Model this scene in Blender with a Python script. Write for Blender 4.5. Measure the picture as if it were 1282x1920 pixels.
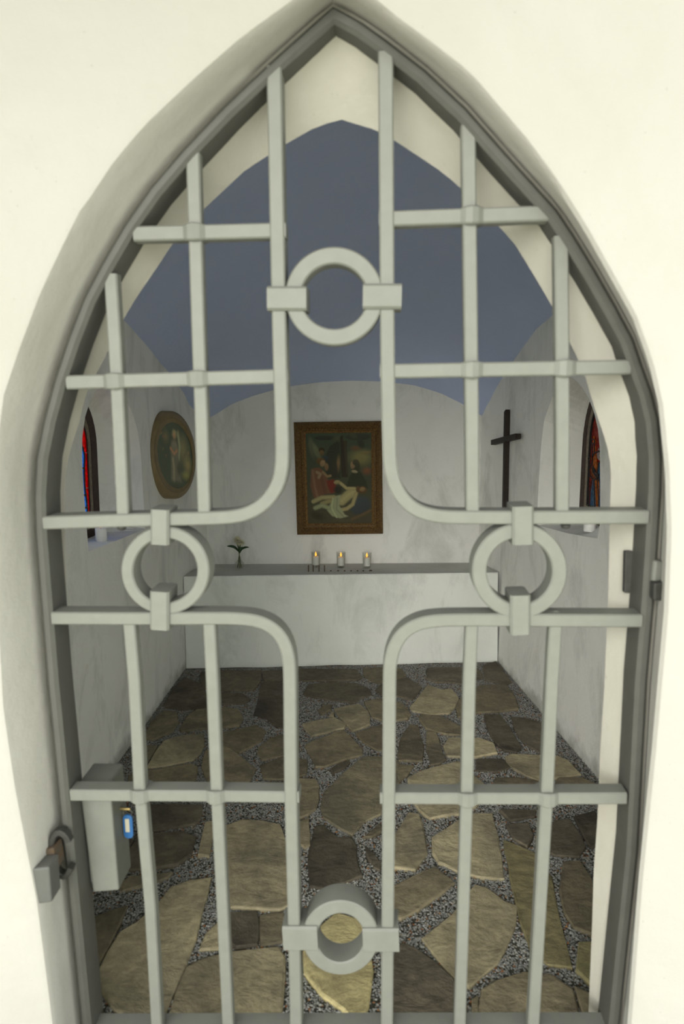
import bpy, bmesh, math, random
import numpy as np
from mathutils import Vector, Matrix

for o in list(bpy.data.objects):
    bpy.data.objects.remove(o)
scene = bpy.context.scene
COL = scene.collection
R = random.Random(7)
pi = math.pi

# ------------------------------------------------------------------ camera
FPX = 1280.0
PITCH = math.radians(7.0)
CAM = Vector((0, 0, 1.30))
cd = bpy.data.cameras.new('camera')
cam = bpy.data.objects.new('camera', cd)
COL.objects.link(cam)
cam.location = CAM
cam.rotation_euler = (pi/2 - PITCH, 0, 0)
cd.sensor_fit = 'VERTICAL'
cd.sensor_height = 36
cd.sensor_width = 36*1282/1920
cd.lens = 24
cd.clip_start = 0.02
cd.dof.use_dof = True
cd.dof.focus_distance = 3.6
cd.dof.aperture_fstop = 4.2
scene.camera = cam

# ------------------------------------------------------------------ light
world = bpy.data.worlds.new('sky')
scene.world = world
world.use_nodes = True
bg = world.node_tree.nodes['Background']
bg.inputs[0].default_value = (0.96, 1.0, 0.93, 1)
bg.inputs[1].default_value = 2.35
sd = bpy.data.lights.new('hazy_sun', 'SUN')
sun = bpy.data.objects.new('hazy_sun', sd)
COL.objects.link(sun)
sd.energy = 2.5
sd.angle = math.radians(44)
sd.color = (1.0, 0.97, 0.90)
sun.rotation_euler = (math.radians(90-13), 0, math.radians(-19))
scene.view_settings.view_transform = 'Standard'
scene.view_settings.look = 'None'
scene.view_settings.gamma = 1
scene.view_settings.use_curve_mapping = False
scene.view_settings.exposure = 0.45

# ------------------------------------------------------------------ geometry helpers
FWD = Vector((0, math.cos(PITCH), -math.sin(PITCH)))
UPV = Vector((0, math.sin(PITCH), math.cos(PITCH)))

def ray(px, py):
    return Vector((1, 0, 0))*((px-641)/FPX) + UPV*((960-py)/FPX) + FWD

def hit(px, py, P0, n):
    d = ray(px, py)
    return CAM + d*((P0-CAM).dot(n)/d.dot(n))

def floor_pt(px, py, z=0.0):
    return hit(px, py, Vector((0, 0, z)), Vector((0, 0, 1)))

def lin(c):
    c = c/255.0
    return c/12.92 if c <= 0.04045 else ((c+0.055)/1.055)**2.4

def srgb(r, g, b, k=1.0):
    return (min(1, lin(r)*k), min(1, lin(g)*k), min(1, lin(b)*k), 1)

def link(name, verts, faces, mat=None, parent=None, base=None, smooth=False):
    """one mesh object, vertices given in world space; origin at base"""
    if base is None:
        if parent is not None:
            base = parent['_b']
        else:
            vs = np.array([tuple(v) for v in verts])
            lo, hi = vs.min(0), vs.max(0)
            base = ((lo[0]+hi[0])/2, (lo[1]+hi[1])/2, lo[2])
    base = Vector(base)
    me = bpy.data.meshes.new(name)
    me.from_pydata([tuple(Vector(v)-base) for v in verts], [], faces)
    me.update()
    if smooth:
        me.polygons.foreach_set('use_smooth', [True]*len(me.polygons))
    o = bpy.data.objects.new(name, me)
    COL.objects.link(o)
    if mat:
        me.materials.append(mat)
    if parent is not None:
        o.parent = parent
        o.location = base - Vector(parent['_b'])
    else:
        o.location = base
    BASES[o.name] = tuple(base)
    o['_b'] = tuple(base)
    return o

BASES = {}

def tag(o, label=None, cat=None, group=None, kind=None):
    if label: o['label'] = label
    if cat: o['category'] = cat
    if group: o['group'] = group
    if kind: o['kind'] = kind
    return o

def empty(name, base, label, cat, group=None, kind=None):
    o = bpy.data.objects.new(name, None)
    COL.objects.link(o)
    o.empty_display_size = 0.05
    o.location = base
    o['_b'] = tuple(base)
    return tag(o, label, cat, group, kind)

class MB:
    def __init__(s): s.v = []; s.f = []
    def add(s, v, f):
        n = len(s.v); s.v += [Vector(x) for x in v]; s.f += [tuple(i+n for i in q) for q in f]
        return s
    def box(s, lo, hi):
        (a, b, c), (d, e, g) = lo, hi
        return s.add([(a,b,c),(d,b,c),(d,e,c),(a,e,c),(a,b,g),(d,b,g),(d,e,g),(a,e,g)],
                     [(3,2,1,0),(4,5,6,7),(0,1,5,4),(1,2,6,5),(2,3,7,6),(3,0,4,7)])
    def lathe(s, prof, c, n=24, cap=True):
        c = Vector(c); v = []; f = []
        for r, z in prof:
            for i in range(n):
                t = 2*pi*i/n
                v.append(c+Vector((r*math.cos(t), r*math.sin(t), z)))
        for j in range(len(prof)-1):
            for i in range(n):
                k = (i+1) % n
                f.append((j*n+i, j*n+k, (j+1)*n+k, (j+1)*n+i))
        if cap:
            f.append(tuple(range(n))[::-1]); f.append(tuple((len(prof)-1)*n+i for i in range(n)))
        return s.add(v, f)
    def tube(s, pts, r, n=8):
        pts = [Vector(p) for p in pts]; v = []; f = []
        rs = r if isinstance(r, (list, tuple)) else [r]*len(pts)
        for i, p in enumerate(pts):
            t = (pts[min(i+1, len(pts)-1)]-pts[max(i-1, 0)]).normalized()
            a = t.cross(Vector((0.3, 0.2, 1)) if abs(t.z) < .9 else Vector((1, 0, 0))).normalized()
            b = t.cross(a)
            for k in range(n):
                q = 2*pi*k/n
                v.append(p+(a*math.cos(q)+b*math.sin(q))*rs[i])
        for i in range(len(pts)-1):
            for k in range(n):
                l = (k+1) % n
                f.append((i*n+k, i*n+l, (i+1)*n+l, (i+1)*n+k))
        f.append(tuple(range(n))[::-1]); f.append(tuple((len(pts)-1)*n+k for k in range(n)))
        return s.add(v, f)
    def build(s, name, mat, parent=None, base=None, smooth=False):
        return link(name, s.v, s.f, mat, parent, base, smooth)

def bevel(o, w=0.003, seg=2, ang=35):
    m = o.modifiers.new('bevel', 'BEVEL'); m.width = w; m.segments = seg
    m.limit_method = 'ANGLE'; m.angle_limit = math.radians(ang)
    return o

def catmull(pts, k=6, closed=False):
    pts = [np.array(p, float) for p in pts]; out = []
    n = len(pts)
    rng = range(n if closed else n-1)
    for i in rng:
        if closed:
            p0, p1, p2, p3 = pts[i-1], pts[i], pts[(i+1) % n], pts[(i+2) % n]
        else:
            p0 = pts[max(i-1, 0)]; p1 = pts[i]; p2 = pts[i+1]; p3 = pts[min(i+2, n-1)]
        for j in range(k):
            t = j/k
            out.append(.5*((2*p1)+(-p0+p2)*t+(2*p0-5*p1+4*p2-p3)*t*t+(-p0+3*p1-3*p2+p3)*t**3))
    if not closed:
        out.append(pts[-1])
    return out

def chaikin(pts, k):
    P = [np.array(p, float) for p in pts]
    for _ in range(k):
        Q = [P[0]]
        for a, b in zip(P[:-1], P[1:]): Q += [a*.75+b*.25, a*.25+b*.75]
        P = Q+[P[-1]]
    return [tuple(p) for p in P]

def resample(pts, n):
    P = np.array([tuple(p) for p in pts], float)
    d = np.r_[0, np.cumsum(np.linalg.norm(np.diff(P, axis=0), axis=1))]
    s = np.linspace(0, d[-1], n)
    return np.stack([np.interp(s, d, P[:, i]) for i in range(P.shape[1])], 1)

# ------------------------------------------------------------------ materials
def mat_new(name):
    m = bpy.data.materials.new(name); m.use_nodes = True
    nt = m.node_tree
    return m, nt, nt.nodes, nt.links, nt.nodes['Principled BSDF']

def noise(N, L, scale, detail=4, rough=.55, co=None, dist=0.0):
    t = N.new('ShaderNodeTexNoise'); t.inputs['Scale'].default_value = scale
    t.inputs['Detail'].default_value = detail; t.inputs['Roughness'].default_value = rough
    t.inputs['Distortion'].default_value = dist
    if co: L.new(co, t.inputs['Vector'])
    return t

def ramp(N, L, src, stops):
    r = N.new('ShaderNodeValToRGB'); L.new(src, r.inputs[0])
    e = r.color_ramp.elements
    while len(e) < len(stops): e.new(0.5)
    for i, (p, c) in enumerate(stops):
        e[i].position = p; e[i].color = c
    return r

def mix(N, L, fac, a, b, mode='MIX'):
    m = N.new('ShaderNodeMix'); m.data_type = 'RGBA'; m.blend_type = mode
    if isinstance(fac, float): m.inputs[0].default_value = fac
    else: L.new(fac, m.inputs[0])
    for i, x in ((6, a), (7, b)):
        if isinstance(x, tuple): m.inputs[i].default_value = x
        else: L.new(x, m.inputs[i])
    return m.outputs[2]

def bump(N, L, bs, src, strength, dist):
    b = N.new('ShaderNodeBump'); b.inputs['Strength'].default_value = strength
    b.inputs['Distance'].default_value = dist
    L.new(src, b.inputs['Height']); L.new(b.outputs[0], bs.inputs['Normal'])

def gcoord(N):
    g = N.new('ShaderNodeNewGeometry'); return g.outputs['Position']

def plaster(name, c1, c2, stain=None, amount=0.5, rough=.9, bumpd=.004, low=0.0, lowcol=None):
    m, nt, N, L, bs = mat_new(name)
    co = gcoord(N)
    n1 = noise(N, L, 2.3, 5, .6, co, .4)
    col = ramp(N, L, n1.outputs[0], [(.35, c1), (.65, c2)]).outputs[0]
    if stain:
        mp = N.new('ShaderNodeMapping'); mp.inputs['Scale'].default_value = (1, 1, .45)
        L.new(co, mp.inputs[0])
        n2 = noise(N, L, 4.5, 8, .68, mp.outputs[0], .6)
        f = ramp(N, L, n2.outputs[0], [(.50, (0, 0, 0, 1)), (.74, (amount,)*3+(1,))]).outputs[0]
        col = mix(N, L, f, col, stain)
        n3 = noise(N, L, 160, 2, .5, co)
        f3 = ramp(N, L, n3.outputs[0], [(.74, (0, 0, 0, 1)), (.79, (.45,)*3+(1,))]).outputs[0]
        col = mix(N, L, f3, col, (stain[0]*.5, stain[1]*.5, stain[2]*.5, 1))
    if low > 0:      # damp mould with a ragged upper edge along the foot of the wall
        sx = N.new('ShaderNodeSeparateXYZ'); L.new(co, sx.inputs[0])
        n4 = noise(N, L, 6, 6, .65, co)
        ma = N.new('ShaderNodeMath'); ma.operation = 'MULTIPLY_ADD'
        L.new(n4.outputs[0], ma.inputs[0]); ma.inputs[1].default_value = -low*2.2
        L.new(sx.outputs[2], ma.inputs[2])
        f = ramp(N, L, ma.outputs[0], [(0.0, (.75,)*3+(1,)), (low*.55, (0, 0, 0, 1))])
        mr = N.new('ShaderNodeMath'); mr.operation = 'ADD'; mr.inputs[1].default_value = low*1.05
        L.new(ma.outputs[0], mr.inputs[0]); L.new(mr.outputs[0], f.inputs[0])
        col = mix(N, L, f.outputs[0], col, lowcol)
    L.new(col, bs.inputs['Base Color'])
    bs.inputs['Roughness'].default_value = rough
    bs.inputs['Specular IOR Level'].default_value = .2
    nb = noise(N, L, 9, 7, .6, co)
    bump(N, L, bs, nb.outputs[0], .35, bumpd*4)
    return m

def plain(name, c, rough=.6, metal=0.0, var=.12, scale=30, bd=.0, spec=.4, c2=None):
    m, nt, N, L, bs = mat_new(name)
    co = gcoord(N)
    n1 = noise(N, L, scale, 5, .6, co)
    if c2 is None: c2 = (c[0]*(1-var*2), c[1]*(1-var*2), c[2]*(1-var*2), 1)
    col = ramp(N, L, n1.outputs[0], [(.3, c2), (.7, c)]).outputs[0]
    L.new(col, bs.inputs['Base Color'])
    bs.inputs['Roughness'].default_value = rough
    bs.inputs['Metallic'].default_value = metal
    bs.inputs['Specular IOR Level'].default_value = spec
    if bd: bump(N, L, bs, n1.outputs[0], .5, bd)
    return m

M = {}
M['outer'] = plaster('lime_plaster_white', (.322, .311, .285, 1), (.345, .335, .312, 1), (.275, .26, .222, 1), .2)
M['cream'] = plaster('cream_lit_plaster', (.355, .34, .295, 1), (.385, .37, .325, 1), (.31, .285, .225, 1), .35)
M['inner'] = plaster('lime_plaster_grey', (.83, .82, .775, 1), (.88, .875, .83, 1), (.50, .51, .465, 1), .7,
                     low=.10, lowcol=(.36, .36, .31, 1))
M['altar'] = plaster('altar_plaster', (.80, .82, .76, 1), (.86, .88, .82, 1), (.52, .54, .49, 1), .65)
M['blue'] = plaster('blue_vault_paint', (.50, .57, .80, 1), (.53, .60, .83, 1), (.50, .62, .76, 1), .3)
M['gate'] = plain('grey_green_gate_paint', (.142, .145, .128, 1), .5, 0, .05, 40, .0006)
M['gframe'] = plain('shaded_gate_paint', (.068, .067, .060, 1), .55, 0, .08, 25, .0006)  # gate paint darkened to stand for shade on the recessed frame
M['iron'] = plain('dark_iron', (.045, .044, .04, 1), .6, .3, .2, 60, .001)
M['rust'] = plain('rusty_iron', (.05, .047, .04, 1), .8, .0, .2, 70, .001, c2=(.075, .045, .022, 1))
M['block'] = plain('grey_metal', (.075, .075, .07, 1), .6, 0, .06, 30)
M['wood'] = plain('dark_brown_wood', (.035, .024, .018, 1), .7, 0, .2, 60, .001)
M['wframe'] = plain('brown_window_wood', (.075, .045, .035, 1), .8, 0, .25, 50, .002)
M['mortar'] = plain('grey_putty', (.30, .25, .19, 1), .9, 0, .25, 70, .003)
M['gold'] = plain('aged_gilt', (.23, .135, .042, 1), .45, .35, .35, 130, .004, c2=(.06, .032, .014, 1))
M['goldl'] = plain('bright_gilt', (.36, .22, .08, 1), .38, .5, .2, 90, .002, c2=(.16, .08, .03, 1))
M['oval'] = plain('bronze_brown_frame', (.30, .225, .115, 1), .55, .1, .12, 20)
M['lead'] = plain('lead_came', (.02, .02, .02, 1), .6, .2)
M['wax'] = plain('white_wax', (.90, .89, .87, 1), .5, 0, .03, 30)
M['stem'] = plain('pale_green_stem', (.12, .13, .05, 1), .6)
M['leaf'] = plain('dark_green_leaf', (.02, .055, .015, 1), .5)
M['petal'] = plain('cream_petal', (.88, .84, .62, 1), .6, 0, .15, 200)
M['pin'] = plain('brown_metal_pin', (.10, .08, .05, 1), .6, .3)
M['tagb'] = plain('blue_plastic', (.015, .09, .25, 1), .35, 0, .03)
M['tagw'] = plain('cream_paper', (.38, .355, .27, 1), .7, 0, .03)
M['brass'] = plain('brass_key', (.40, .30, .12, 1), .35, .8)
M['dirt'] = plain('dark_soil', (.13, .125, .10, 1), .95, 0, .3, 60, .004)
M['ground'] = plain('outdoor_paving', (.70, .69, .58, 1), .9, 0, .06, 8, .004)

def stone_mat(name, a, b, dark):
    m, nt, N, L, bs = mat_new(name)
    co = gcoord(N)
    oi = N.new('ShaderNodeObjectInfo')
    va = N.new('ShaderNodeVectorMath'); va.operation = 'ADD'
    sc = N.new('ShaderNodeVectorMath'); sc.operation = 'SCALE'; sc.inputs[0].default_value = (13, 7, 5)
    L.new(oi.outputs['Random'], sc.inputs['Scale'])
    L.new(co, va.inputs[0]); L.new(sc.outputs[0], va.inputs[1])
    mp = N.new('ShaderNodeMapping'); mp.inputs['Scale'].default_value = (1, 1.35, 1)
    mp.inputs['Rotation'].default_value = (0, 0, .6)
    L.new(va.outputs[0], mp.inputs[0])
    n1 = noise(N, L, 6, 9, .68, mp.outputs[0], .5)
    col = ramp(N, L, n1.outputs[0], [(.28, b), (.68, a)]).outputs[0]
    n2 = noise(N, L, 3.2, 5, .6, va.outputs[0], .3)
    f = ramp(N, L, n2.outputs[0], [(.45, (0, 0, 0, 1)), (.64, (.8,)*3+(1,))]).outputs[0]
    col = mix(N, L, f, col, dark)
    n5 = noise(N, L, 38, 6, .7, va.outputs[0], .2)
    col = mix(N, L, .55, col, ramp(N, L, n5.outputs[0], [(.30, (.25, .25, .25, 1)), (.72, (.72, .72, .72, 1))]).outputs[0], 'OVERLAY')
    hs = N.new('ShaderNodeHueSaturation'); L.new(col, hs.inputs['Color']); hs.inputs['Saturation'].default_value = .88
    mr = N.new('ShaderNodeMapRange'); mr.inputs[3].default_value = .82; mr.inputs[4].default_value = 1.3
    L.new(oi.outputs['Random'], mr.inputs[0]); L.new(mr.outputs[0], hs.inputs['Value'])
    L.new(hs.outputs[0], bs.inputs['Base Color'])
    bs.inputs['Roughness'].default_value = .85
    bs.inputs['Specular IOR Level'].default_value = .25
    nb = noise(N, L, 9, 10, .62, mp.outputs[0], .25)
    bump(N, L, bs, nb.outputs[0], .7, .022)
    return m
M['s_tan'] = stone_mat('tan_flagstone', (0.410, 0.343, 0.194, 1), (0.274, 0.231, 0.138, 1), (0.150, 0.132, 0.085, 1))
M['s_dark'] = stone_mat('dark_flagstone', (0.163, 0.135, 0.088, 1), (0.090, 0.075, 0.052, 1), (0.054, 0.045, 0.034, 1))
M['s_mid'] = stone_mat('brown_flagstone', (0.268, 0.219, 0.126, 1), (0.167, 0.140, 0.082, 1), (0.093, 0.079, 0.053, 1))
M['s_yel'] = stone_mat('yellow_flagstone', (0.574, 0.485, 0.206, 1), (0.451, 0.370, 0.159, 1), (0.356, 0.294, 0.134, 1))
M['s_grn'] = stone_mat('mossy_flagstone', (0.302, 0.252, 0.117, 1), (0.219, 0.190, 0.084, 1), (0.138, 0.135, 0.050, 1))

def vcol_mat(name, rough=.5, spec=.3, bd=0):
    m, nt, N, L, bs = mat_new(name)
    a = N.new('ShaderNodeAttribute'); a.attribute_name = 'Col'
    co = gcoord(N)
    n1 = noise(N, L, 120, 4, .6, co)
    c = mix(N, L, .35, a.outputs['Color'], ramp(N, L, n1.outputs[0], [(.2, (.4, .4, .4, 1)), (.8, (.6, .6, .6, 1))]).outputs[0], 'SOFT_LIGHT')
    L.new(c, bs.inputs['Base Color'])
    bs.inputs['Roughness'].default_value = rough
    bs.inputs['Specular IOR Level'].default_value = spec
    return m
M['paint'] = vcol_mat('oil_painting', .75, .1)
M['gravel'] = vcol_mat('grey_gravel', .9, .2)

def glass_pane(name, c, bright=1.0, clear=0.0):
    m = bpy.data.materials.new(name); m.use_nodes = True
    N = m.node_tree.nodes; L = m.node_tree.links
    N.remove(N['Principled BSDF'])
    out = N['Material Output']
    co = gcoord(N)
    v = N.new('ShaderNodeTexVoronoi'); v.inputs['Scale'].default_value = 90
    L.new(co, v.inputs['Vector'])
    cr = ramp(N, L, v.outputs['Distance'], [(0.0, tuple(min(1, x*1.25) for x in c[:3])+(1,)), (.8, tuple(x*.55 for x in c[:3])+(1,))])
    tl = N.new('ShaderNodeBsdfTranslucent'); L.new(cr.outputs[0], tl.inputs[0])
    df = N.new('ShaderNodeBsdfDiffuse'); L.new(cr.outputs[0], df.inputs[0])
    gl = N.new('ShaderNodeBsdfGlossy'); gl.inputs['Roughness'].default_value = .15
    m1 = N.new('ShaderNodeMixShader'); m1.inputs[0].default_value = bright
    L.new(df.outputs[0], m1.inputs[1]); L.new(tl.outputs[0], m1.inputs[2])
    m2 = N.new('ShaderNodeMixShader'); m2.inputs[0].default_value = .04
    L.new(m1.outputs[0], m2.inputs[1]); L.new(gl.outputs[0], m2.inputs[2])
    m3 = N.new('ShaderNodeMixShader'); m3.inputs[0].default_value = clear
    tp = N.new('ShaderNodeBsdfTransparent'); L.new(cr.outputs[0], tp.inputs[0])
    L.new(m2.outputs[0], m3.inputs[1]); L.new(tp.outputs[0], m3.inputs[2])
    L.new(m3.outputs[0], out.inputs[0])
    return m
M['g_red'] = glass_pane('red_glass', (.62, .03, .03, 1), .75, .5)
M['g_blue'] = glass_pane('blue_glass', (.16, .42, .95, 1), .95, .8)
M['g_pale'] = glass_pane('added_clear_glass', (.97, .96, .99, 1), .9, .9)  # clear panes added on the window's unseen side to let daylight in
M['g_red2'] = glass_pane('dull_red_glass', (.30, .05, .035, 1), .45)
M['g_orange'] = glass_pane('orange_glass', (.75, .22, .03, 1), .5)
M['g_skin'] = glass_pane('brown_orange_glass', (.42, .13, .05, 1), .45)
M['g_blue2'] = glass_pane('dull_blue_glass', (.10, .24, .42, 1), .5)
M['g_white'] = glass_pane('white_glass', (.95, .95, .92, 1), .8)

def clear_glass():
    m = bpy.data.materials.new('clear_glass'); m.use_nodes = True
    N = m.node_tree.nodes; L = m.node_tree.links
    N.remove(N['Principled BSDF'])
    tr = N.new('ShaderNodeBsdfTransparent'); tr.inputs[0].default_value = (.97, .975, .96, 1)
    gl = N.new('ShaderNodeBsdfGlossy'); gl.inputs['Roughness'].default_value = .04
    lw = N.new('ShaderNodeLayerWeight'); lw.inputs[0].default_value = .25
    fr = N.new('ShaderNodeMath'); fr.operation = 'MULTIPLY'; fr.inputs[1].default_value = .45
    L.new(lw.outputs['Facing'], fr.inputs[0])
    mx = N.new('ShaderNodeMixShader')
    L.new(fr.outputs[0], mx.inputs[0]); L.new(tr.outputs[0], mx.inputs[1]); L.new(gl.outputs[0], mx.inputs[2])
    L.new(mx.outputs[0], N['Material Output'].inputs[0])
    return m
M['glass'] = clear_glass()

def emit(name, c, s):
    m = bpy.data.materials.new(name); m.use_nodes = True
    N = m.node_tree.nodes; L = m.node_tree.links
    N.remove(N['Principled BSDF'])
    e = N.new('ShaderNodeEmission'); e.inputs[0].default_value = c; e.inputs[1].default_value = s
    L.new(e.outputs[0], N['Material Output'].inputs[0])
    return m
M['flame'] = emit('flame_glow', (1.0, .42, .06, 1), 1.6)
M['flamecore'] = emit('flame_core', (1.0, .62, .16, 1), 2.4)

# ------------------------------------------------------------------ planes of the place
# the front wall and gate stand a little askew to the chapel axis and lean slightly
YAW, LEAN = math.radians(2.9), math.radians(3.0)
G0 = Vector((0, 1.15, 1.2))
gx = Vector((math.cos(YAW), -math.sin(YAW), 0))
gn = Vector((math.sin(YAW), math.cos(YAW), 0))
gz = (Vector((0, 0, 1))*math.cos(LEAN) - gn*math.sin(LEAN)).normalized()
gn = gx.cross(gz)*-1
if gn.y < 0: gn = -gn

def G(a, b, c=0.0):
    return G0 + gx*a + gz*b + gn*c

def gp(px, py, c=0.0):
    P = hit(px, py, G0+gn*c, gn) - G0
    return (P.dot(gx), P.dot(gz))

PXM = 1.15/FPX     # metres for a pixel at the gate

def z_to_b(a, z, c):
    return (z - (G0 + gx*a + gn*c).z)/gz.z

# ------------------------------------------------------------------ front wall
OUT_C, GATE_IN, IN_C = -0.075, 0.018, 0.105
outer_px = [(100,1920),(72,1700),(54,1605),(30,1480),(8,1330),(-2,1150),(-6,1000),(-4,850),(8,745),(40,650),(80,545),(118,465),
            (150,400),(168,376),(215,305),(270,240),(285,225),(370,145),(450,75),(500,38),(560,-5),(627,-58),
            (680,-18),(745,36),(800,76),(880,138),(922,188),(980,255),(1040,335),(1100,430),(1150,520),(1190,592),
            (1222,680),(1240,760),(1252,880),(1256,1000),(1250,1150),(1241,1250),(1226,1420),(1202,1650),(1181,1920)]
inner_px = [(196,1960),(186,1830),(174,1700),(160,1560),(148,1450),(141,1370),(135,1280),(127,1108),(124,1000),(124,960),(125,895),(132,851),(141,822),
            (151,793),(157,764),(167,732),(182,703),(200,668),(231,604),(260,555),(295,505),(327,455),(380,397),
            (460,322),(532,275),(590,242),(625,230),(641,227),(676,238),(711,248),(738,265),(791,300),(831,327),(863,355),
            (933,425),(961,455),(1001,520),(1036,580),(1070,650),(1083,677),(1095,706),(1105,741),(1117,779),(1128,811),
            (1140,851),(1143,895),(1141,959),(1140,1015),(1138,1114),(1131,1280),(1123,1405),(1118,1530),(1111,1630),
            (1108,1730),(1103,1855),(1099,1960)]
frameL = [(163,1960),(160,1925),(144,1760),(124,1560),(109,1400),(97,1280),(82,1100),(74,1000),(72,930),(76,860),(90,790),(110,715),
          (135,640),(165,562),(198,500),(240,428),(290,357),(350,287),(425,208),(505,132),(565,78),(625,25)]
frameR = [(625,25),(671,50),(716,82),(791,140),(866,210),(941,295),(991,350),(1036,400),(1066,445),(1106,510),(1146,580),
          (1178,640),(1195,690),(1213,740),(1225,790),(1231,860),(1230,920),(1223,1040),(1216,1140),(1204,1280),
          (1187,1600),(1170,1760),(1153,1925),(1149,1960)]

NLOOP = 160
def opening_loop(px, c):
    pts = [gp(x, y, c) for x, y in px]
    # carry both jambs on down to the ground
    def down(p, q):
        b = z_to_b(p[0], -0.03, c)
        s = (p[0]-q[0])/(p[1]-q[1])
        return (p[0]+s*(b-p[1])*0.6, b)
    pts = [down(pts[0], pts[1])] + pts + [down(pts[-1], pts[-2])]
    # keep the apex in the middle of the parameter range
    k = max(range(len(pts)), key=lambda i: pts[i][1])
    L_ = resample(pts[:k+1], NLOOP//2); R_ = resample(pts[k:], NLOOP//2)
    return np.concatenate([L_, R_[1:]])

lo_out = opening_loop(outer_px, OUT_C)
lo_gate = opening_loop(frameL + frameR[1:], GATE_IN)
# wall side of the frame: pushed out by the frame half width plus a gap
def push(loop, d):
    out = loop.copy()
    for i in range(len(loop)):
        t = loop[min(i+1, len(loop)-1)]-loop[max(i-1, 0)]
        t = t/np.linalg.norm(t)
        out[i] = loop[i]+np.array([-t[1], t[0]])*d
    return out
lo_gate = push(lo_gate, 0.0122)
lo_in = opening_loop(inner_px, IN_C)
n = len(lo_out)
def rect_loop(loop, hw, top, c):
    out = []
    for i, (a, b) in enumerate(loop):
        s = i/(n-1)
        # walk a rectangle: up the left side, over, down the right side
        bb = z_to_b(0, -0.03, c)
        if s < .3: q = (-hw, bb+(top-bb)*s/.3)
        elif s < .7: q = (-hw+2*hw*(s-.3)/.4, top)
        else: q = (hw, bb+(top-bb)*(1-s)/.3)
        out.append(q)
    return np.array(out)
def to3(loop, c): return [G(a, b, c) for a, b in loop]
rings = []
rings.append(to3(rect_loop(lo_out, 1.1, 1.75, OUT_C), OUT_C))
rings.append(to3(push(lo_out, .10), OUT_C))
rings.append(to3(push(lo_out, .012), OUT_C+.001))
rings.append(to3(push(lo_out, .004), OUT_C+.004))
rings.append(to3(lo_out, OUT_C+.012))
mid = lo_out*.45+lo_gate*.55
rings.append(to3(mid, (OUT_C+GATE_IN)*.5))
rings.append(to3(lo_gate, GATE_IN))
mid2 = lo_gate*.5+lo_in*.5
rings.append(to3(mid2, (IN_C+GATE_IN)*.5))
rings.append(to3(push(lo_in, -.0), IN_C-.006))
rings.append(to3(push(lo_in, .008), IN_C+.004))
rings.append(to3(push(lo_in, .09), .27))
rings.append(to3(rect_loop(lo_in, 1.07, 1.5, .27), .27))
v = [p for r in rings for p in r]
f = []
for j in range(len(rings)-1):
    for i in range(n-1):
        f.append((j*n+i, j*n+i+1, (j+1)*n+i+1, (j+1)*n+i))
wf = link('wall_front', v, f, M['outer'], None, (0, 1.2, 0), True)
wf.data.set_sharp_from_angle(angle=math.radians(38))
wf.data.materials.append(M['cream'])
for j in range(6, len(rings)-1):           # rebate and room face: cream plaster, lightened to stand for light falling there
    for i in range(n-1): wf.data.polygons[j*(n-1)+i].material_index = 1
tag(wf, 'white plastered front wall with a pointed arched doorway', None, None, 'structure')

# gable roof: out of view, eaves added to keep sky light off the wall
M['roofw'] = plain('unseen_roof_boards', (.16, .12, .08, 1), .8, 0, .2, 20, .002)
mb = MB()
for sg in (-1, 1):
    e0, e1 = (sg*1.35, 2.2), (0, 3.20)
    v8 = []
    for y in (-.7, 4.3):
        for (x, z) in (e0, e1, (e1[0], e1[1]+.09), (e0[0], e0[1]+.09)): v8.append((x, y, z))
    mb.add(v8, [(0,1,2,3), (7,6,5,4), (0,4,5,1), (1,5,6,2), (2,6,7,3), (3,7,4,0)])
rf = mb.build('roof', M['roofw'], None, (0, 2, 2.3))
tag(rf, 'boarded gable roof out of view, with eaves added to shade the chapel front', None, None, 'structure')

# ------------------------------------------------------------------ plan of the chapel
LW = [(-.935, 1.25), (-.873, 2.58), (-.850, 3.58), (-.833, 3.77), (-.780, 3.905)]
RW = [(1.03, 1.25), (.951, 2.43), (.872, 3.70), (.830, 3.88), (.802, 3.955)]
BWL, BWR = LW[-1], RW[-1]
def wall_hit(px, py, poly):
    d = ray(px, py); best = None
    for (x0, y0), (x1, y1) in zip(poly[:-1], poly[1:]):
        e = Vector((x1-x0, y1-y0, 0)); nn = Vector((e.y, -e.x, 0)).normalized()
        dn = d.dot(nn)
        if abs(dn) < 1e-9: continue
        t = (Vector((x0, y0, 0))-CAM).dot(nn)/dn
        P = CAM+d*t
        s = (P-Vector((x0, y0, P.z))).dot(e)/e.length_squared
        if t > 0 and -1e-6 <= s <= 1+1e-6: best = P if best is None else best
    if best is None:
        (x0, y0), (x1, y1) = poly[-2:]
        e = Vector((x1-x0, y1-y0, 0)); nn = Vector((e.y, -e.x, 0)).normalized()
        best = CAM+d*((Vector((x0, y0, 0))-CAM).dot(nn)/d.dot(nn))
    return best
bn = Vector((BWR[1]-BWL[1], -(BWR[0]-BWL[0]), 0)).normalized()   # towards the door
def back_hit(px, py, off=0.0):
    return hit(px, py, Vector((BWL[0], BWL[1], 0))+bn*off, bn)
def x_at(poly, y):
    ys = [p[1] for p in poly]; xs = [p[0] for p in poly]
    return float(np.interp(y, ys, xs))

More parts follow.
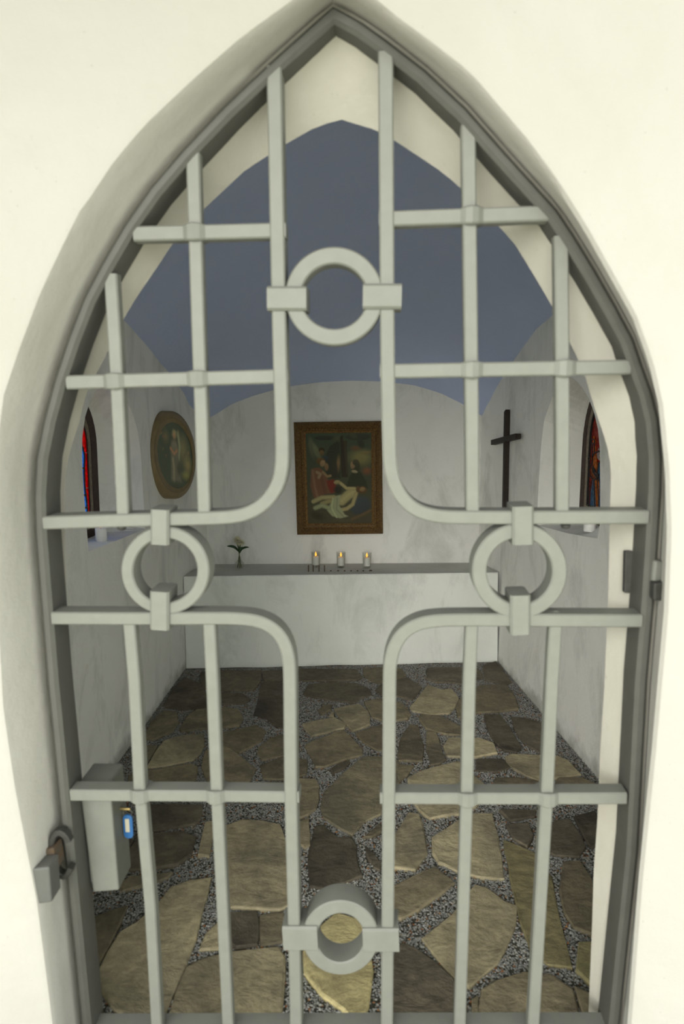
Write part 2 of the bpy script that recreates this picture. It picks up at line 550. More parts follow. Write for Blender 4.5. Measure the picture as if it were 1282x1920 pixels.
# ------------------------------------------------------------------ windows (deep splayed niches in the side walls)
def niche_wall(name, poly, out_px, sgn, depth, inner_pts, label):
    """side wall with an arched niche; returns the wall and the niche's inner loop"""
    loop = [wall_hit(x, y, poly) for x, y in out_px]
    Y = np.array([p.y for p in loop]); Z = np.array([p.z for p in loop])
    L2 = np.array(resample(np.stack([Y, Z], 1), 61))[:60]
    I2 = np.array(resample(np.array(inner_pts), 61))[:60]
    nn_ = 60
    # the rectangle around the niche
    y0, y1, z0, z1 = L2[:, 0].min()-.05, L2[:, 0].max()+.05, L2[:, 1].min()-.05, L2[:, 1].max()+.08
    c = L2.mean(0)
    rect = []
    for p in L2:
        d = p-c
        s = min([(y1-c[0])/d[0] if d[0] > 0 else (y0-c[0])/d[0] if d[0] < 0 else 9e9,
                 (z1-c[1])/d[1] if d[1] > 0 else (z0-c[1])/d[1] if d[1] < 0 else 9e9])
        rect.append(c+d*s)
    # snap nearest rect points to corners
    rect = np.array(rect)
    for cy in (y0, y1):
        for cz in (z0, z1):
            k = np.argmin(((rect-np.array([cy, cz]))**2).sum(1)); rect[k] = (cy, cz)
    vv = []; ff = []
    for p in rect: vv.append(Vector((x_at(poly, p[0]), p[0], p[1])))
    for p in L2: vv.append(Vector((x_at(poly, p[0]), p[0], p[1])))
    for p in L2*.94+I2*.06: vv.append(Vector((x_at(poly, p[0])+sgn*.012, p[0], p[1])))
    for p in I2: vv.append(Vector((depth+sgn*.03, p[0], p[1])))
    for j in range(3):
        for i in range(nn_):
            k = (i+1) % nn_
            if j == 0:
                ff.append((i, k, nn_+k, nn_+i))
            else:
                ff.append((j*nn_+i, j*nn_+k, (j+1)*nn_+k, (j+1)*nn_+i))
    # remaining wall around the rectangle
    mb = MB(); mb.v = vv; mb.f = ff
    ys = sorted(set([poly[0][1], y0, y1]+[p[1] for p in poly[1:]]))
    for a, b in zip(ys[:-1], ys[1:]):
        spans = [(-.05, 2.7)]
        if a >= y0-1e-6 and b <= y1+1e-6: spans = [(-.05, z0), (z1, 2.7)]
        for s0, s1 in spans:
            mb.add([(x_at(poly, a), a, s0), (x_at(poly, b), b, s0), (x_at(poly, b), b, s1), (x_at(poly, a), a, s1)], [(0, 1, 2, 3)])
    o = mb.build(name, M['inner'], None, (x_at(poly, 2.4), 2.4, 0))
    tag(o, label, None, None, 'structure')
    return o

left_px = [(166,1034),(162,983),(157,920),(154,866),(154,822),(160,779),(170,750),(181,731),(195,714),(209,712),(222,726),(235,747),(249,776),(258,808),(264,851),
           (268,924),(271,965),(272,992),(220,1013),(166,1034)]
right_px = [(1008,985),(1007,956),(1010,900),(1014,837),(1020,787),(1033,750),(1047,722),(1061,706),(1076,710),(1093,729),(1104,748),(1114,775),(1121,806),
            (1124,837),(1125,900),(1125,956),(1124,990),(1120,1010),(1064,1000),(1008,985)]
DL, DR = -1.005, 1.075
LSILL = wall_hit(272, 992, LW).z; RSILL = wall_hit(1120, 1010, RW).z
def on_x(px, py, X): return hit(px, py, Vector((X, 0, 0)), Vector((1, 0, 0)))
# far edge of each window frame as seen; the near edge is its mirror image about the niche's middle, the left one moved out to admit more daylight
pL = on_x(181, 965, DL); pLb = on_x(179, 1004, DL); pLt = on_x(160, 789, DL)
pR = on_x(1089, 956, DR); pRt = on_x(1108, 761, DR)
def arch(yc, hw, z0, zs, rise, k=10):
    pts = [(yc-hw, z0), (yc-hw, (z0+zs)/2), (yc-hw, zs)]
    for i in range(1, 2*k):
        t = pi-pi*i/(2*k)
        pts.append((yc+hw*math.cos(t), zs+rise*math.sin(t)**.9))
    pts += [(yc+hw, zs), (yc+hw, (z0+zs)/2), (yc+hw, z0)]
    return pts
LY1 = pL.y; LHW = .205; LYC = LY1-LHW  # left window widened on its unseen side to admit more daylight
RY1 = pR.y; RHW = .175; RYC = RY1-RHW
LZ0 = LSILL+.008; RZ0 = RSILL+.008
LIN = arch(LYC, LHW, LZ0, 1.22, .215)
RIN = arch(RYC, RHW, RZ0, 1.22, .255)
LIN_closed = LIN+[(LYC, LZ0), LIN[0]]
RIN_closed = RIN[::-1]+[(RYC, RZ0), RIN[-1]]
wl = niche_wall('wall_left', LW, left_px, -1, DL, LIN_closed, 'grey-white plaster side wall with the oval picture and a deep arched window niche')
wr = niche_wall('wall_right', RW, right_px[::-1], 1, DR, [RIN_closed[i] for i in range(len(RIN_closed))][::-1] , 'grey-white plaster side wall with the dark cross and a deep arched window niche')

# back wall
mb = MB()
xs = np.linspace(BWL[0]-.25, BWR[0]+.25, 12); zs = np.linspace(-.05, 2.6, 12)
e = Vector((BWR[0]-BWL[0], BWR[1]-BWL[1], 0)); 
def bw(x, z):
    s = (x-BWL[0])/e.x
    return Vector((x, BWL[1]+e.y*s, z))
mb.add([bw(xs[0], -.05), bw(xs[-1], -.05), bw(xs[-1], 2.6), bw(xs[0], 2.6)], [(0, 1, 2, 3)])
wb = mb.build('wall_back', M['inner'], None, (0, 3.93, 0))
tag(wb, 'grey-white plaster back wall above the altar, topped by a shallow arch', None, None, 'structure')

# ------------------------------------------------------------------ blue vault
backarc = [(393,788),(435,762),(475,747),(512,737),(545,730),(600,723),(660,720),(714,721),(774,727),(824,741),(869,762),(899,781)]
Bp = [back_hit(x, y) for x, y in backarc]
leftarc = [(389,790),(360,763),(345,735),(325,705),(300,677),(280,650),(257,623),(235,598)]
rightarc = [(901,786),(910,764),(927,732),(942,706),(962,677),(982,648),(1006,615),(1038,588)]
Lp = [wall_hit(x, y, LW) for x, y in leftarc]
Rp = [wall_hit(x, y, RW) for x, y in rightarc]
def side_fn(pts):
    ys = [p.y for p in pts]; zs_ = [p.z for p in pts]
    o = np.argsort(ys); ys = list(np.array(ys)[o]); zs_ = list(np.array(zs_)[o])
    zl = zs_[0]; yl = ys[0]
    pre_y = [1.0, 1.6, 2.0, 2.3]; pre_z = [zl+.10, zl+.12, zl+.10, zl+.05]
    k = [i for i in range(4) if pre_y[i] < yl-.1]
    ys = [pre_y[i] for i in k]+ys; zs_ = [pre_z[i] for i in k]+zs_
    return lambda y: float(np.interp(y, ys, zs_))
sL, sR = side_fn(Lp), side_fn(Rp)
bx_ = np.array([p.x for p in Bp]); bz_ = np.array([p.z for p in Bp])
zc0, zc1 = bz_[0], bz_[-1]
bs_ = np.clip((bx_-BWL[0])/(BWR[0]-BWL[0]), 0, 1)
bb_ = bz_-(zc0+(zc1-zc0)*bs_)
print('corner z', zc0, zc1, 'L end', sL(3.9), 'R end', sR(3.95), 'apex', bz_.max(), 'sL', [round(sL(y), 2) for y in (1.5, 2, 2.5, 3, 3.5)], [round(sR(y), 2) for y in (1.5, 2, 2.5, 3, 3.5)], 'sills', LSILL, RSILL, 'niche', LY1, RY1, pLt, pRt)
def vault_z(s, y, yb):
    b = float(np.interp(min(max(s, 0), 1), bs_, bb_))
    if s < 0: b += s*.8
    if s > 1: b -= (s-1)*.8
    k = 1+1.6*min(1, max(0, (yb-y)/1.6))
    ks = min(1, max(0, (yb-y)/.5))
    side = sL(y)*(1-s)+sR(y)*s
    corner = zc0+(zc1-zc0)*s
    return side + b*k
NS, NY = 44, 70
v = []; f = []
for j in range(NY+1):
    ty = j/NY
    for i in range(NS+1):
        s = -.06+1.12*i/NS
        yb = BWL[1]+(BWR[1]-BWL[1])*s
        y = 1.38+(yb+.03-1.38)*ty
        xl, xr = x_at(LW, y), x_at(RW, y)
        v.append((xl+(xr-xl)*s, y, vault_z(s, y, yb)))
for j in range(NY):
    for i in range(NS):
        a = j*(NS+1)+i
        f.append((a, a+NS+1, a+NS+2, a+1))
vl = link('ceiling', v, f, M['blue'], None, (0, 2.6, 1.9), True)
tag(vl, 'dusky blue painted vault sweeping down to the corners', None, None, 'structure')

# ------------------------------------------------------------------ floor: gravel bed with flagstones
mb = MB()
mb.add([(-1.3, .95, 0), (1.3, .95, 0), (1.3, 4.05, 0), (-1.3, 4.05, 0)], [(0, 1, 2, 3)])
fl = mb.build('floor', M['dirt'], None, (0, 2.5, 0))
tag(fl, 'chapel floor of irregular flagstones bedded in grey gravel', None, None, 'structure')
mb = MB(); mb.add([(-12, -14, -.02), (12, -14, -.02), (12, .97, -.02), (-12, .97, -.02)], [(0, 1, 2, 3)])
gr = mb.build('ground', M['ground'], None, (0, -6, -.02))
tag(gr, 'paved ground outside the chapel door', None, None, 'structure')

CR = {'A': (220, 1240, 3.77), 'B': (520, 1240, 3.77), 'C': (800, 1220, 3.77), 'D': (160, 1480, 4.006), 'E': (400, 1460, 3.56), 'F': (720, 1460, 3.05), 'P': (0, 0, 1)}
ST = [
 ('A','s_dark',[(320,310),(400,180),(470,105),(590,150),(640,240),(640,330),(440,335),(350,320)]),
 ('A','s_dark',[(590,70),(720,62),(1015,62),(1010,140),(960,200),(740,205),(640,190),(580,130)]),
 ('A','s_dark',[(650,218),(740,215),(880,220),(940,260),(900,295),(700,300),(650,290)]),
 ('A','s_mid',[(190,540),(230,430),(330,340),(420,350),(430,430),(390,490),(250,550)]),
 ('A','s_mid',[(440,470),(500,380),(560,335),(700,325),(850,330),(885,400),(860,450),(740,462),(600,470),(450,495)]),
 ('A','s_dark',[(990,300),(1010,150),(1160,143),(1250,160),(1260,470),(1130,465),(1060,400),(960,370)]),
 ('A','s_tan',[(210,740),(260,650),(330,560),(400,530),(610,505),(610,590),(540,690),(380,725),(240,745)]),
 ('A','s_mid',[(660,505),(800,490),(980,445),(1050,490),(1010,560),(860,645),(760,590),(650,570)]),
 ('A','s_mid',[(170,590),(290,590),(220,700),(170,745)]),
 ('A','s_mid',[(200,770),(520,715),(565,740),(545,850),(480,890),(200,930),(60,920),(80,800)]),
 ('A','s_mid',[(600,740),(620,630),(740,590),(860,660),(975,750),(930,860),(860,910),(720,910),(640,840)]),
 ('A','s_mid',[(1000,600),(1080,540),(1160,510),(1290,560),(1280,640),(1160,660),(1020,690),(990,640)]),
 ('A','s_mid',[(1010,730),(1160,670),(1340,690),(1330,790),(1240,820),(1030,825)]),
 ('A','s_mid',[(970,890),(1040,850),(1170,850),(1260,880),(1220,960),(960,980)]),
 ('A','s_dark',[(1025,70),(1160,60),(1270,70),(1280,130),(1040,140)]),
 ('B','s_dark',[(130,55),(150,50),(560,58),(600,110),(560,130),(140,135),(110,120)]),
 ('B','s_mid',[(610,90),(605,48),(740,40),(880,48),(910,100),(850,118),(700,150),(620,105)]),
 ('B','s_dark',[(185,220),(220,160),(380,142),(560,150),(650,190),(670,235),(590,250),(550,290),(380,270),(200,240)]),
 ('B','s_mid',[(290,340),(330,305),(385,305),(375,340),(310,375)]),
 ('B','s_tan',[(365,385),(385,352),(400,360),(398,385)]),
 ('B','s_tan',[(395,330),(580,295),(640,350),(655,440),(530,490),(480,430),(440,390)]),
 ('B','s_tan',[(175,440),(400,395),(490,440),(470,470),(240,525)]),
 ('B','s_mid',[(195,590),(250,560),(470,480),(600,620),(600,655),(330,740),(270,740),(250,680)]),
 ('B','s_mid',[(550,500),(660,460),(800,440),(835,560),(800,640),(700,620),(600,560)]),
 ('B','s_mid',[(610,280),(740,258),(880,290),(940,370),(920,400),(760,420),(670,390),(640,330)]),
 ('B','s_dark',[(370,760),(480,705),(515,710),(470,750),(390,790)]),
 ('P','s_tan',[(605,1497),(608,1485),(634,1460),(658,1437),(679,1418),(711,1417),(745,1426),(761,1444),(748,1465),(738,1500),(712,1525),(684,1536),(661,1564),(639,1553),(606,1530),(602,1512)]),
 ('B','s_dark',[(690,200),(720,165),(845,130),(920,112),(1020,180),(950,270),(860,240),(760,245)]),
 ('B','s_tan',[(935,320),(1000,240),(1060,160),(1160,200),(1230,190),(1280,260),(1220,360),(1080,370),(950,345)]),
 ('B','s_mid',[(850,650),(870,540),(940,440),(1000,460),(1035,620),(1030,700),(850,695)]),
 ('B','s_mid',[(1000,400),(1010,368),(1150,380),(1320,470),(1300,520),(1200,512),(1050,470)]),
 ('B','s_mid',[(1050,490),(1120,500),(1190,690),(1150,720),(1080,730),(1055,600)]),
 ('P','s_tan',[(764,1458),(785,1447),(815,1438),(859,1426),(892,1457),(920,1478),(890,1512),(861,1524),(805,1533),(786,1519),(768,1490)]),
 ('B','s_mid',[(850,720),(970,730),(920,790),(860,850),(850,800)]),
 ('P','s_mid',[(558,1458),(592,1460),(598,1472),(592,1515),(578,1525),(556,1533),(550,1500)]),
 ('C','s_dark',[(0,120),(240,117),(370,125),(400,190),(240,228),(60,218),(0,195)]),
 ('C','s_mid',[(215,470),(205,390),(240,330),(370,245),(560,240),(620,320),(650,410),(500,430),(360,430)]),
 ('C','s_dark',[(400,450),(520,450),(670,680),(640,715),(540,700),(480,640),(430,540)]),
 ('C','s_dark',[(590,465),(700,470),(800,500),(850,600),(800,715),(700,660),(640,580)]),
 ('C','s_tan',[(555,740),(600,725),(800,735),(930,740),(1000,770),(1090,870),(1000,880),(780,910),(620,830),(570,790)]),
 ('C','s_dark',[(345,840),(350,760),(540,760),(590,820),(500,850)]),
 ('C','s_mid',[(465,960),(480,890),(640,890),(780,915),(850,980),(800,1050),(480,1050),(430,1010)]),
 ('C','s_mid',[(900,1000),(925,885),(1100,890),(1190,930),(1200,1030),(1000,1060)]),
 ('C','s_tan',[(120,670),(150,612),(370,615),(470,650),(500,720),(350,745),(140,742)]),
 ('C','s_dark',[(395,100),(490,72),(600,220),(560,236),(410,200)]),
 ('D','s_dark',[(440,110),(880,110),(860,220),(820,258),(500,308),(420,300)]),
 ('D','s_dark',[(490,330),(730,312),(830,350),(790,490),(700,560),(520,590),(330,600),(330,450),(400,345)]),
 ('D','s_mid',[(240,720),(330,640),(660,615),(620,655),(500,700),(270,755)]),
 ('D','s_tan',[(560,840),(640,730),(780,680),(950,655),(905,820),(870,930),(825,1110),(760,1290),(680,1480),(590,1690),(560,1800),(300,1720),(120,1500),(95,1370),(170,1220),(260,1065),(400,990),(470,920)]),
 ('D','s_mid',[(30,970),(200,905),(325,865),(255,1010),(85,1330),(20,1420),(0,1200)]),
 ('D','s_tan',[(840,490),(900,240),(935,235),(1000,240),(950,380),(935,500)]),
 ('D','s_dark',[(330,440),(360,380),(300,330),(240,420),(230,540)]),
 ('E','s_tan',[(75,310),(190,265),(330,275),(450,300),(475,400),(555,470),(560,700),(500,850),(440,870),(330,865),(110,850),(85,600)]),
 ('P','s_dark',[(430,1709),(484,1707),(484,1770),(440,1775),(426,1760)]),
 ('P','s_tan',[(372,1779),(385,1750),(422,1712),(428,1740),(418,1776)]),
 ('P','s_tan',[(317,1902),(334,1850),(350,1812),(380,1797),(430,1784),(523,1774),(533,1791),(529,1867),(524,1935),(480,1965),(420,1970),(330,1955)]),
 ('E','s_dark',[(640,715),(635,540),(680,312),(730,302),(830,392),(920,380),(950,440),(960,560),(1000,640),(850,690),(740,718)]),
 ('E','s_mid',[(575,275),(640,250),(645,440),(610,455),(568,420)]),
 ('E','s_yel',[(690,1000),(820,885),(980,940),(1060,1270),(1035,1500),(990,1630),(945,1625),(880,1540),(720,1430),(610,1290),(600,1150)]),
 ('E','s_dark',[(1010,440),(1060,480),(1120,560),(1110,600),(1070,580),(1030,520)]),
 ('E','s_mid',[(1005,385),(1110,295),(1140,330),(1060,385)]),
 ('E','s_mid',[(305,900),(470,880),(485,1080),(310,1105)]),
 ('F','s_tan',[(20,400),(60,320),(140,190),(200,200),(220,260),(247,420),(180,520),(70,500),(20,510)]),
 ('F','s_tan',[(275,330),(420,240),(520,195),(620,195),(650,330),(690,565),(560,560),(420,520),(310,470),(280,420)]),
 ('F','s_mid',[(0,690),(60,610),(290,498),(405,592),(200,740),(100,795),(30,780)]),
 ('F','s_tan',[(215,905),(400,770),(450,680),(520,600),(590,620),(690,700),(760,720),(750,830),(690,960),(650,1040),(560,1110),(490,1190),(390,1120)]),
 ('F','s_grn',[(680,345),(860,420),(960,560),(980,700),(1010,830),(1080,1070),(930,1050),(840,980),(780,820),(720,560)]),
 ('F','s_dark',[(690,260),(830,250),(850,320),(820,390),(740,340)]),
 ('F','s_dark',[(980,240),(1060,220),(1150,380),(1120,440),(980,430),(880,380),(880,280)]),
 ('F','s_dark',[(1080,215),(1210,180),(1250,380),(1180,390)]),
 ('F','s_mid',[(1020,470),(1120,460),(1190,570),(1200,700),(1200,890),(1080,840),(1030,760),(1005,630)]),
 ('F','s_grn',[(1110,930),(1210,930),(1200,1190),(1095,1090)]),
 ('F','s_dark',[(60,1000),(100,932),(180,965),(290,1045),(390,1130),(465,1250),(480,1404),(430,1560),(50,1580),(20,1200)]),
 ('F','s_mid',[(560,1200),(640,1150),(800,1100),(960,1120),(1080,1200),(1130,1404),(1100,1560),(560,1580),(545,1300)]),
 ('F','s_mid',[(1085,1180),(1180,1225),(1190,1450),(1135,1330)]),
 ('F','s_dark',[(655,175),(870,178),(860,215),(720,240)]),
 ('F','s_mid',[(500,1260),(540,1230),(535,1400),(500,1380)]),
 ('P','s_dark',[(175,1530),(215,1500),(235,1560),(225,1640),(180,1660)]),
 ('P','s_tan',[(190,1930),(210,1905),(300,1920),(310,1970),(220,1980)]),
]
polys2 = []
for (cr, mt, pts) in ST:
    ox, oy, sc = CR[cr]
    P = [floor_pt(ox+x/sc, oy+y/sc, .012) for x, y in pts]
    Q = [(p.x, p.y) for p in P]
    # orient counter-clockwise
    A = sum(Q[i-1][0]*Q[i][1]-Q[i][0]*Q[i-1][1] for i in range(len(Q)))
    if A < 0: Q = Q[::-1]
    # split edges and roughen them
    E = []
    for i in range(len(Q)):
        a, b = np.array(Q[i-1]), np.array(Q[i])
        ln = np.linalg.norm(b-a)
        k = max(1, min(4, int(ln/.05)))
        nrm = np.array([(b-a)[1], -(b-a)[0]])/max(ln, 1e-6)
        for j in range(k):
            q = a+(b-a)*j/k
            if j: q = q+nrm*R.uniform(-.004, .004)
            E.append(q)
    E = np.array(E)
    # pull straight-backed vertices slightly round
    E = E*.92+(np.roll(E, 1, 0)+np.roll(E, -1, 0))*.04
    D_ = E-E.mean(0); E = E+D_/np.linalg.norm(D_, axis=1, keepdims=True)*.004
    polys2.append(E)
    c = E.mean(0)
    h = R.uniform(.010, .014); tx, ty = R.uniform(-.006, .006), R.uniform(-.006, .006)
    def zz(q, k): return h*k+(q[0]-c[0])*tx+(q[1]-c[1])*ty
    m = len(E); vv = []
    D = E-c; ln = np.linalg.norm(D, axis=1, keepdims=True)
    E1 = c+D*(1-.002/ln); E2 = c+D*(1-.006/ln)
    for q in E: vv.append((q[0], q[1], -.004))
    for q in E: vv.append((q[0], q[1], zz(q, .6)))
    for q in E1: vv.append((q[0], q[1], zz(q, .88)+R.uniform(-.001, .001)))
    for q in E2: vv.append((q[0], q[1], zz(q, 1.0)+R.uniform(-.0012, .0012)))
    ff = []
    for j in range(3):
        for i in range(m):
            k = (i+1) % m
            ff.append((j*m+i, j*m+k, (j+1)*m+k, (j+1)*m+i))
    ff.append(tuple(3*m+i for i in range(m)))
    o = link('paving_stone', vv, ff, M[mt], fl, (c[0], c[1], 0))

# gravel between the stones
def in_poly(X, Y, P):
    ins = np.zeros(len(X), bool)
    x0, y0 = P.min(0); x1, y1 = P.max(0)
    idx = np.where((X > x0) & (X < x1) & (Y > y0) & (Y < y1))[0]
    if not len(idx): return ins
    x, y = X[idx], Y[idx]; w = np.zeros(len(idx), bool)
    for i in range(len(P)):
        xa, ya = P[i-1]; xb, yb = P[i]
        cnd = ((ya > y) != (yb > y))
        with np.errstate(divide='ignore', invalid='ignore'):
            w ^= cnd & (x < (xb-xa)*(y-ya)/(yb-ya+1e-12)+xa)
    ins[idx] = w
    return ins
rs = np.random.RandomState(3)
NG = 230000
GX = rs.uniform(-.97, 1.0, NG); GY = rs.uniform(1.2, 3.72, NG)
keep = np.ones(NG, bool)
for P in polys2: keep &= ~in_poly(GX, GY, P)
lx = np.interp(GY, [p[1] for p in LW], [p[0] for p in LW]); rx = np.interp(GY, [p[1] for p in RW], [p[0] for p in RW])
keep &= (GX > lx) & (GX < rx) & ~((GY > 3.56+.07*(GX+.85)))
GX, GY = GX[keep], GY[keep]
ng = len(GX)
ro = rs.uniform(.0022, .0046, ng)
zz_ = rs.uniform(.0005, .0055, ng)
th = rs.uniform(0, 2*pi, ng); sx = rs.uniform(.7, 1.5, ng); sz = rs.uniform(.5, .95, ng)
octv = np.array([(1,0,0),(0,1,0),(-1,0,0),(0,-1,0),(.25,.1,1),(0,0,-.6)], float)
octf = np.array([(0,1,4),(1,2,4),(2,3,4),(3,0,4)])
V = octv[None]*np.stack([ro*sx, ro/np.sqrt(sx), ro*sz], 1)[:, None, :]
cs, sn = np.cos(th)[:, None], np.sin(th)[:, None]
VX = V[..., 0]*cs-V[..., 1]*sn; VY = V[..., 0]*sn+V[..., 1]*cs
V = np.stack([VX+GX[:, None], VY+GY[:, None]-2.5, V[..., 2]+zz_[:, None]], -1).reshape(-1, 3)
Fc = (octf[None]+np.arange(ng)[:, None, None]*6).reshape(-1, 3)
me = bpy.data.meshes.new('gravel')
me.from_pydata(V.tolist(), [], Fc.tolist())
pal = 1.2*np.array([(.24,.24,.225),(.20,.20,.19),(.28,.28,.26),(.16,.158,.15),(.22,.20,.155),(.24,.12,.05),(.18,.075,.03)])
pk = rs.choice(len(pal), ng, p=[.3,.25,.16,.16,.08,.03,.02])
cl = pal[pk]*rs.uniform(.8, 1.1, (ng, 1))
ca = me.color_attributes.new('Col', 'FLOAT_COLOR', 'POINT')
ca.data.foreach_set('color', np.repeat(np.c_[cl, np.ones(ng)], 6, 0).astype('f').ravel())
me.materials.append(M['gravel'])
go = bpy.data.objects.new('gravel', me); COL.objects.link(go); go.parent = fl
tag(go, 'loose grey gravel filling the joints between flagstones', None, None, 'stuff')
print('gravel', ng, 'stones', len(ST))

# ------------------------------------------------------------------ altar
ALT = .514
a0, a1 = floor_pt(348, 1254), floor_pt(932, 1241)
t0, t1 = floor_pt(344, 1081, ALT), floor_pt(933, 1073.5, ALT)
a0.x = max(a0.x, x_at(LW, a0.y)+.002); t0.x = max(t0.x, x_at(LW, t0.y)+.002)
altar = empty('altar', (0, 3.75, 0), 'low whitewashed masonry altar block spanning the back wall', 'altar')
mb = MB()
NX = 40; v = []; f = []
for i in range(NX+1):
    s = i/NX
    b = a0.lerp(a1, s); t = t0.lerp(t1, s)
    wob = .004*math.sin(s*17)+.003*math.sin(s*41+1)
    # a slightly sagging handmade front edge
    v += [Vector((b.x, b.y+wob, -.02)), Vector((t.x, t.y+wob*.5, ALT-.006)), Vector((t.x, t.y+wob*.5+.006, ALT))]
for i in range(NX):
    for k in range(2):
        f.append((i*3+k, (i+1)*3+k, (i+1)*3+k+1, i*3+k+1))
o = link('altar_front', v, f, M['altar'], altar)
mb = MB()
bl, br = Vector((BWL[0]+.001, BWL[1]-.002, ALT)), Vector((BWR[0]-.001, BWR[1]-.002, ALT))
q0, q1 = Vector((t0.x, t0.y+.006, ALT)), Vector((t1.x, t1.y+.006, ALT))
l2, r2 = Vector((x_at(LW, 3.77)+.001, 3.77, ALT)), Vector((x_at(RW, 3.88)-.001, 3.88, ALT))
top = [q0, q1, r2, br, bl, l2]
mb.add(top+[p-Vector((0, 0, .05)) for p in top], [(0,1,2,3,4,5), (11,10,9,8,7,6)]+[(i, (i+1) % 6, 6+(i+1) % 6, 6+i) for i in range(6)])
M['alttop'] = plaster('altar_top_shaded_plaster', (.50, .50, .46, 1), (.57, .57, .52, 1), (.36, .36, .32, 1), .5)  # darker copy of the altar plaster, standing for less light on top
mb.build('altar_top', M['alttop'], altar)

# ------------------------------------------------------------------ gate
gate_base = G(0, z_to_b(0, .14, 0), .02)
gate = empty('gate', gate_base, 'grey-green wrought iron gate with a cross outline and four rings, filling the doorway', 'gate')

def sweep(name, pts, w, c0, c1, parent=gate, ch=.0025, mat='gate', closed=False):
    """flat bar swept along gate-plane points; w, c0, c1 may vary along it"""
    P = [np.array(p, float) for p in pts]; n = len(P)
    W = w if isinstance(w, (list, tuple, np.ndarray)) else [w]*n
    C0 = c0 if isinstance(c0, (list, tuple, np.ndarray)) else [c0]*n
    C1 = c1 if isinstance(c1, (list, tuple, np.ndarray)) else [c1]*n
    v = []; f = []
    for i in range(n):
        if closed: a, b = P[i-1], P[(i+1) % n]
        else: a, b = P[max(i-1, 0)], P[min(i+1, n-1)]
        d1 = P[i]-a if np.linalg.norm(P[i]-a) > 1e-9 else b-P[i]
        d2 = b-P[i] if np.linalg.norm(b-P[i]) > 1e-9 else P[i]-a
        d1 = d1/np.linalg.norm(d1); d2 = d2/np.linalg.norm(d2)
        t = d1+d2; t = t/np.linalg.norm(t)
        nr = np.array([-t[1], t[0]])
        k = 1/max(.5, float(np.dot(nr, np.array([-d1[1], d1[0]]))))
        h = W[i]/2*k; u0, u1 = C0[i], C1[i]
        for s, c in ((-h+ch, u0), (h-ch, u0), (h, u0+ch), (h, u1-ch), (h-ch, u1), (-h+ch, u1), (-h, u1-ch), (-h, u0+ch)):
            q = P[i]+nr*s
            v.append(G(q[0], q[1], c))
    m = n if closed else n-1
    for i in range(m):
        for k in range(8):
            l = (k+1) % 8; j = (i+1) % n
            f.append((i*8+k, i*8+l, j*8+l, j*8+k))
    if not closed:
        f.append(tuple(range(8))[::-1]); f.append(tuple((n-1)*8+k for k in range(8)))
    return link(name, v, f, M[mat], parent)

def gpl(px, c=0.0): return [gp(x, y, c) for x, y in px]
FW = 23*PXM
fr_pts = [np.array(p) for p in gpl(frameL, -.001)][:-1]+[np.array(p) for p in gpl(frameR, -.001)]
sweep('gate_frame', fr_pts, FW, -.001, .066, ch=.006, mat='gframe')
BW = 26*PXM
UPR = {  # upper uprights
 'L1': [(204,512),(212,640),(220,800),(228,972)], 'L2': [(359,282),(370,640),(376,800),(381,972)],
 'R2': [(879,222),(884,640),(886,800),(887,972)], 'R1': [(1054,440),(1056,640),(1057,800),(1056,972)]}
for k, p in UPR.items(): sweep('upright_bar', gpl(p), BW*.95, .004, .026)
LOW = {'L1': [(239,1165),(249,1280),(259,1480),(279,1700),(293,1952)], 'L2': [(390,1165),(396,1280),(405,1500),(415,1700),(427,1952)],
 'R2': [(886,1165),(881,1280),(876,1500),(870,1700),(862,1952)], 'R1': [(1044,1165),(1037,1280),(1027,1500),(1015,1700),(1000,1952)]}
for k, p in LOW.items(): sweep('upright_bar', gpl(p), BW*.95, .004, .026)
# four bent bars that outline the cross
BENT = [
 [(513,122),(523,640),(527,760),(529,850),(527,885),(519,912),(503,937),(480,956),(450,968),(410,972),(240,976),(80,981)],
 [(723,95),(726,640),(728,760),(730,850),(733,885),(742,915),(760,942),(785,960),(820,969),(860,971),(1040,971),(1216,970)],
 [(96,1160),(300,1161),(400,1160),(455,1161),(490,1167),(517,1183),(533,1206),(541,1235),(543,1270),(544,1480),(550,1700),(555,1952)],
 [(1204,1165),(1000,1164),(880,1163),(820,1164),(785,1170),(757,1186),(740,1210),(732,1240),(730,1270),(729,1500),(727,1700),(725,1952)]]
for p in BENT:
    px = chaikin(p, 3)
    sweep('bent_bar', gpl(px), BW, 0.0, .040)
def pierced(name, px, eyes, w=BW, c0=0.003, c1=.030):
    """cross bar swollen where an upright passes through it"""
    p0, p1 = np.array(gp(*px[0])), np.array(gp(*px[-1]))
    line = [np.array(gp(*q)) for q in px]
    L_ = np.linalg.norm(p1-p0)
    ss = set([0, 1])
    ex = []
    for x, y in eyes:
        q = np.array(gp(x, y)); s = float(np.dot(q-p0, p1-p0)/L_**2); ex.append(s)
        for d in (-.024, -.018, -.010, 0, .010, .018, .024): ss.add(min(1, max(0, s+d/L_)))
    ss = sorted(ss)
    # polyline parameterised by projection
    sp = [float(np.dot(q-p0, p1-p0)/L_**2) for q in line]
    P = []; W = []; C0 = []; C1 = []
    for s in ss:
        q = np.array([np.interp(s, sp, [l[0] for l in line]), np.interp(s, sp, [l[1] for l in line])])
        b = max([math.exp(-((s-e)*L_/.0125)**4) for e in ex] or [0])
        P.append(q); W.append(w*(1+.20*b)); C0.append(c0-.009*b); C1.append(c1+.006*b)
    return sweep(name, P, W, C0, C1)
pierced('cross_bar', [(248,437),(535,430)], [(363,434)])
pierced('cross_bar', [(710,409),(1030,398)], [(885,402)])
pierced('cross_bar', [(122,717),(539,705)], [(212,714),(369,709)])
pierced('cross_bar', [(712,696),(1184,688)], [(885,692),(1060,690)])
pierced('cross_bar', [(130,1494),(200,1495),(330,1495),(560,1498)], [(260,1496),(403,1497)], c1=.036)
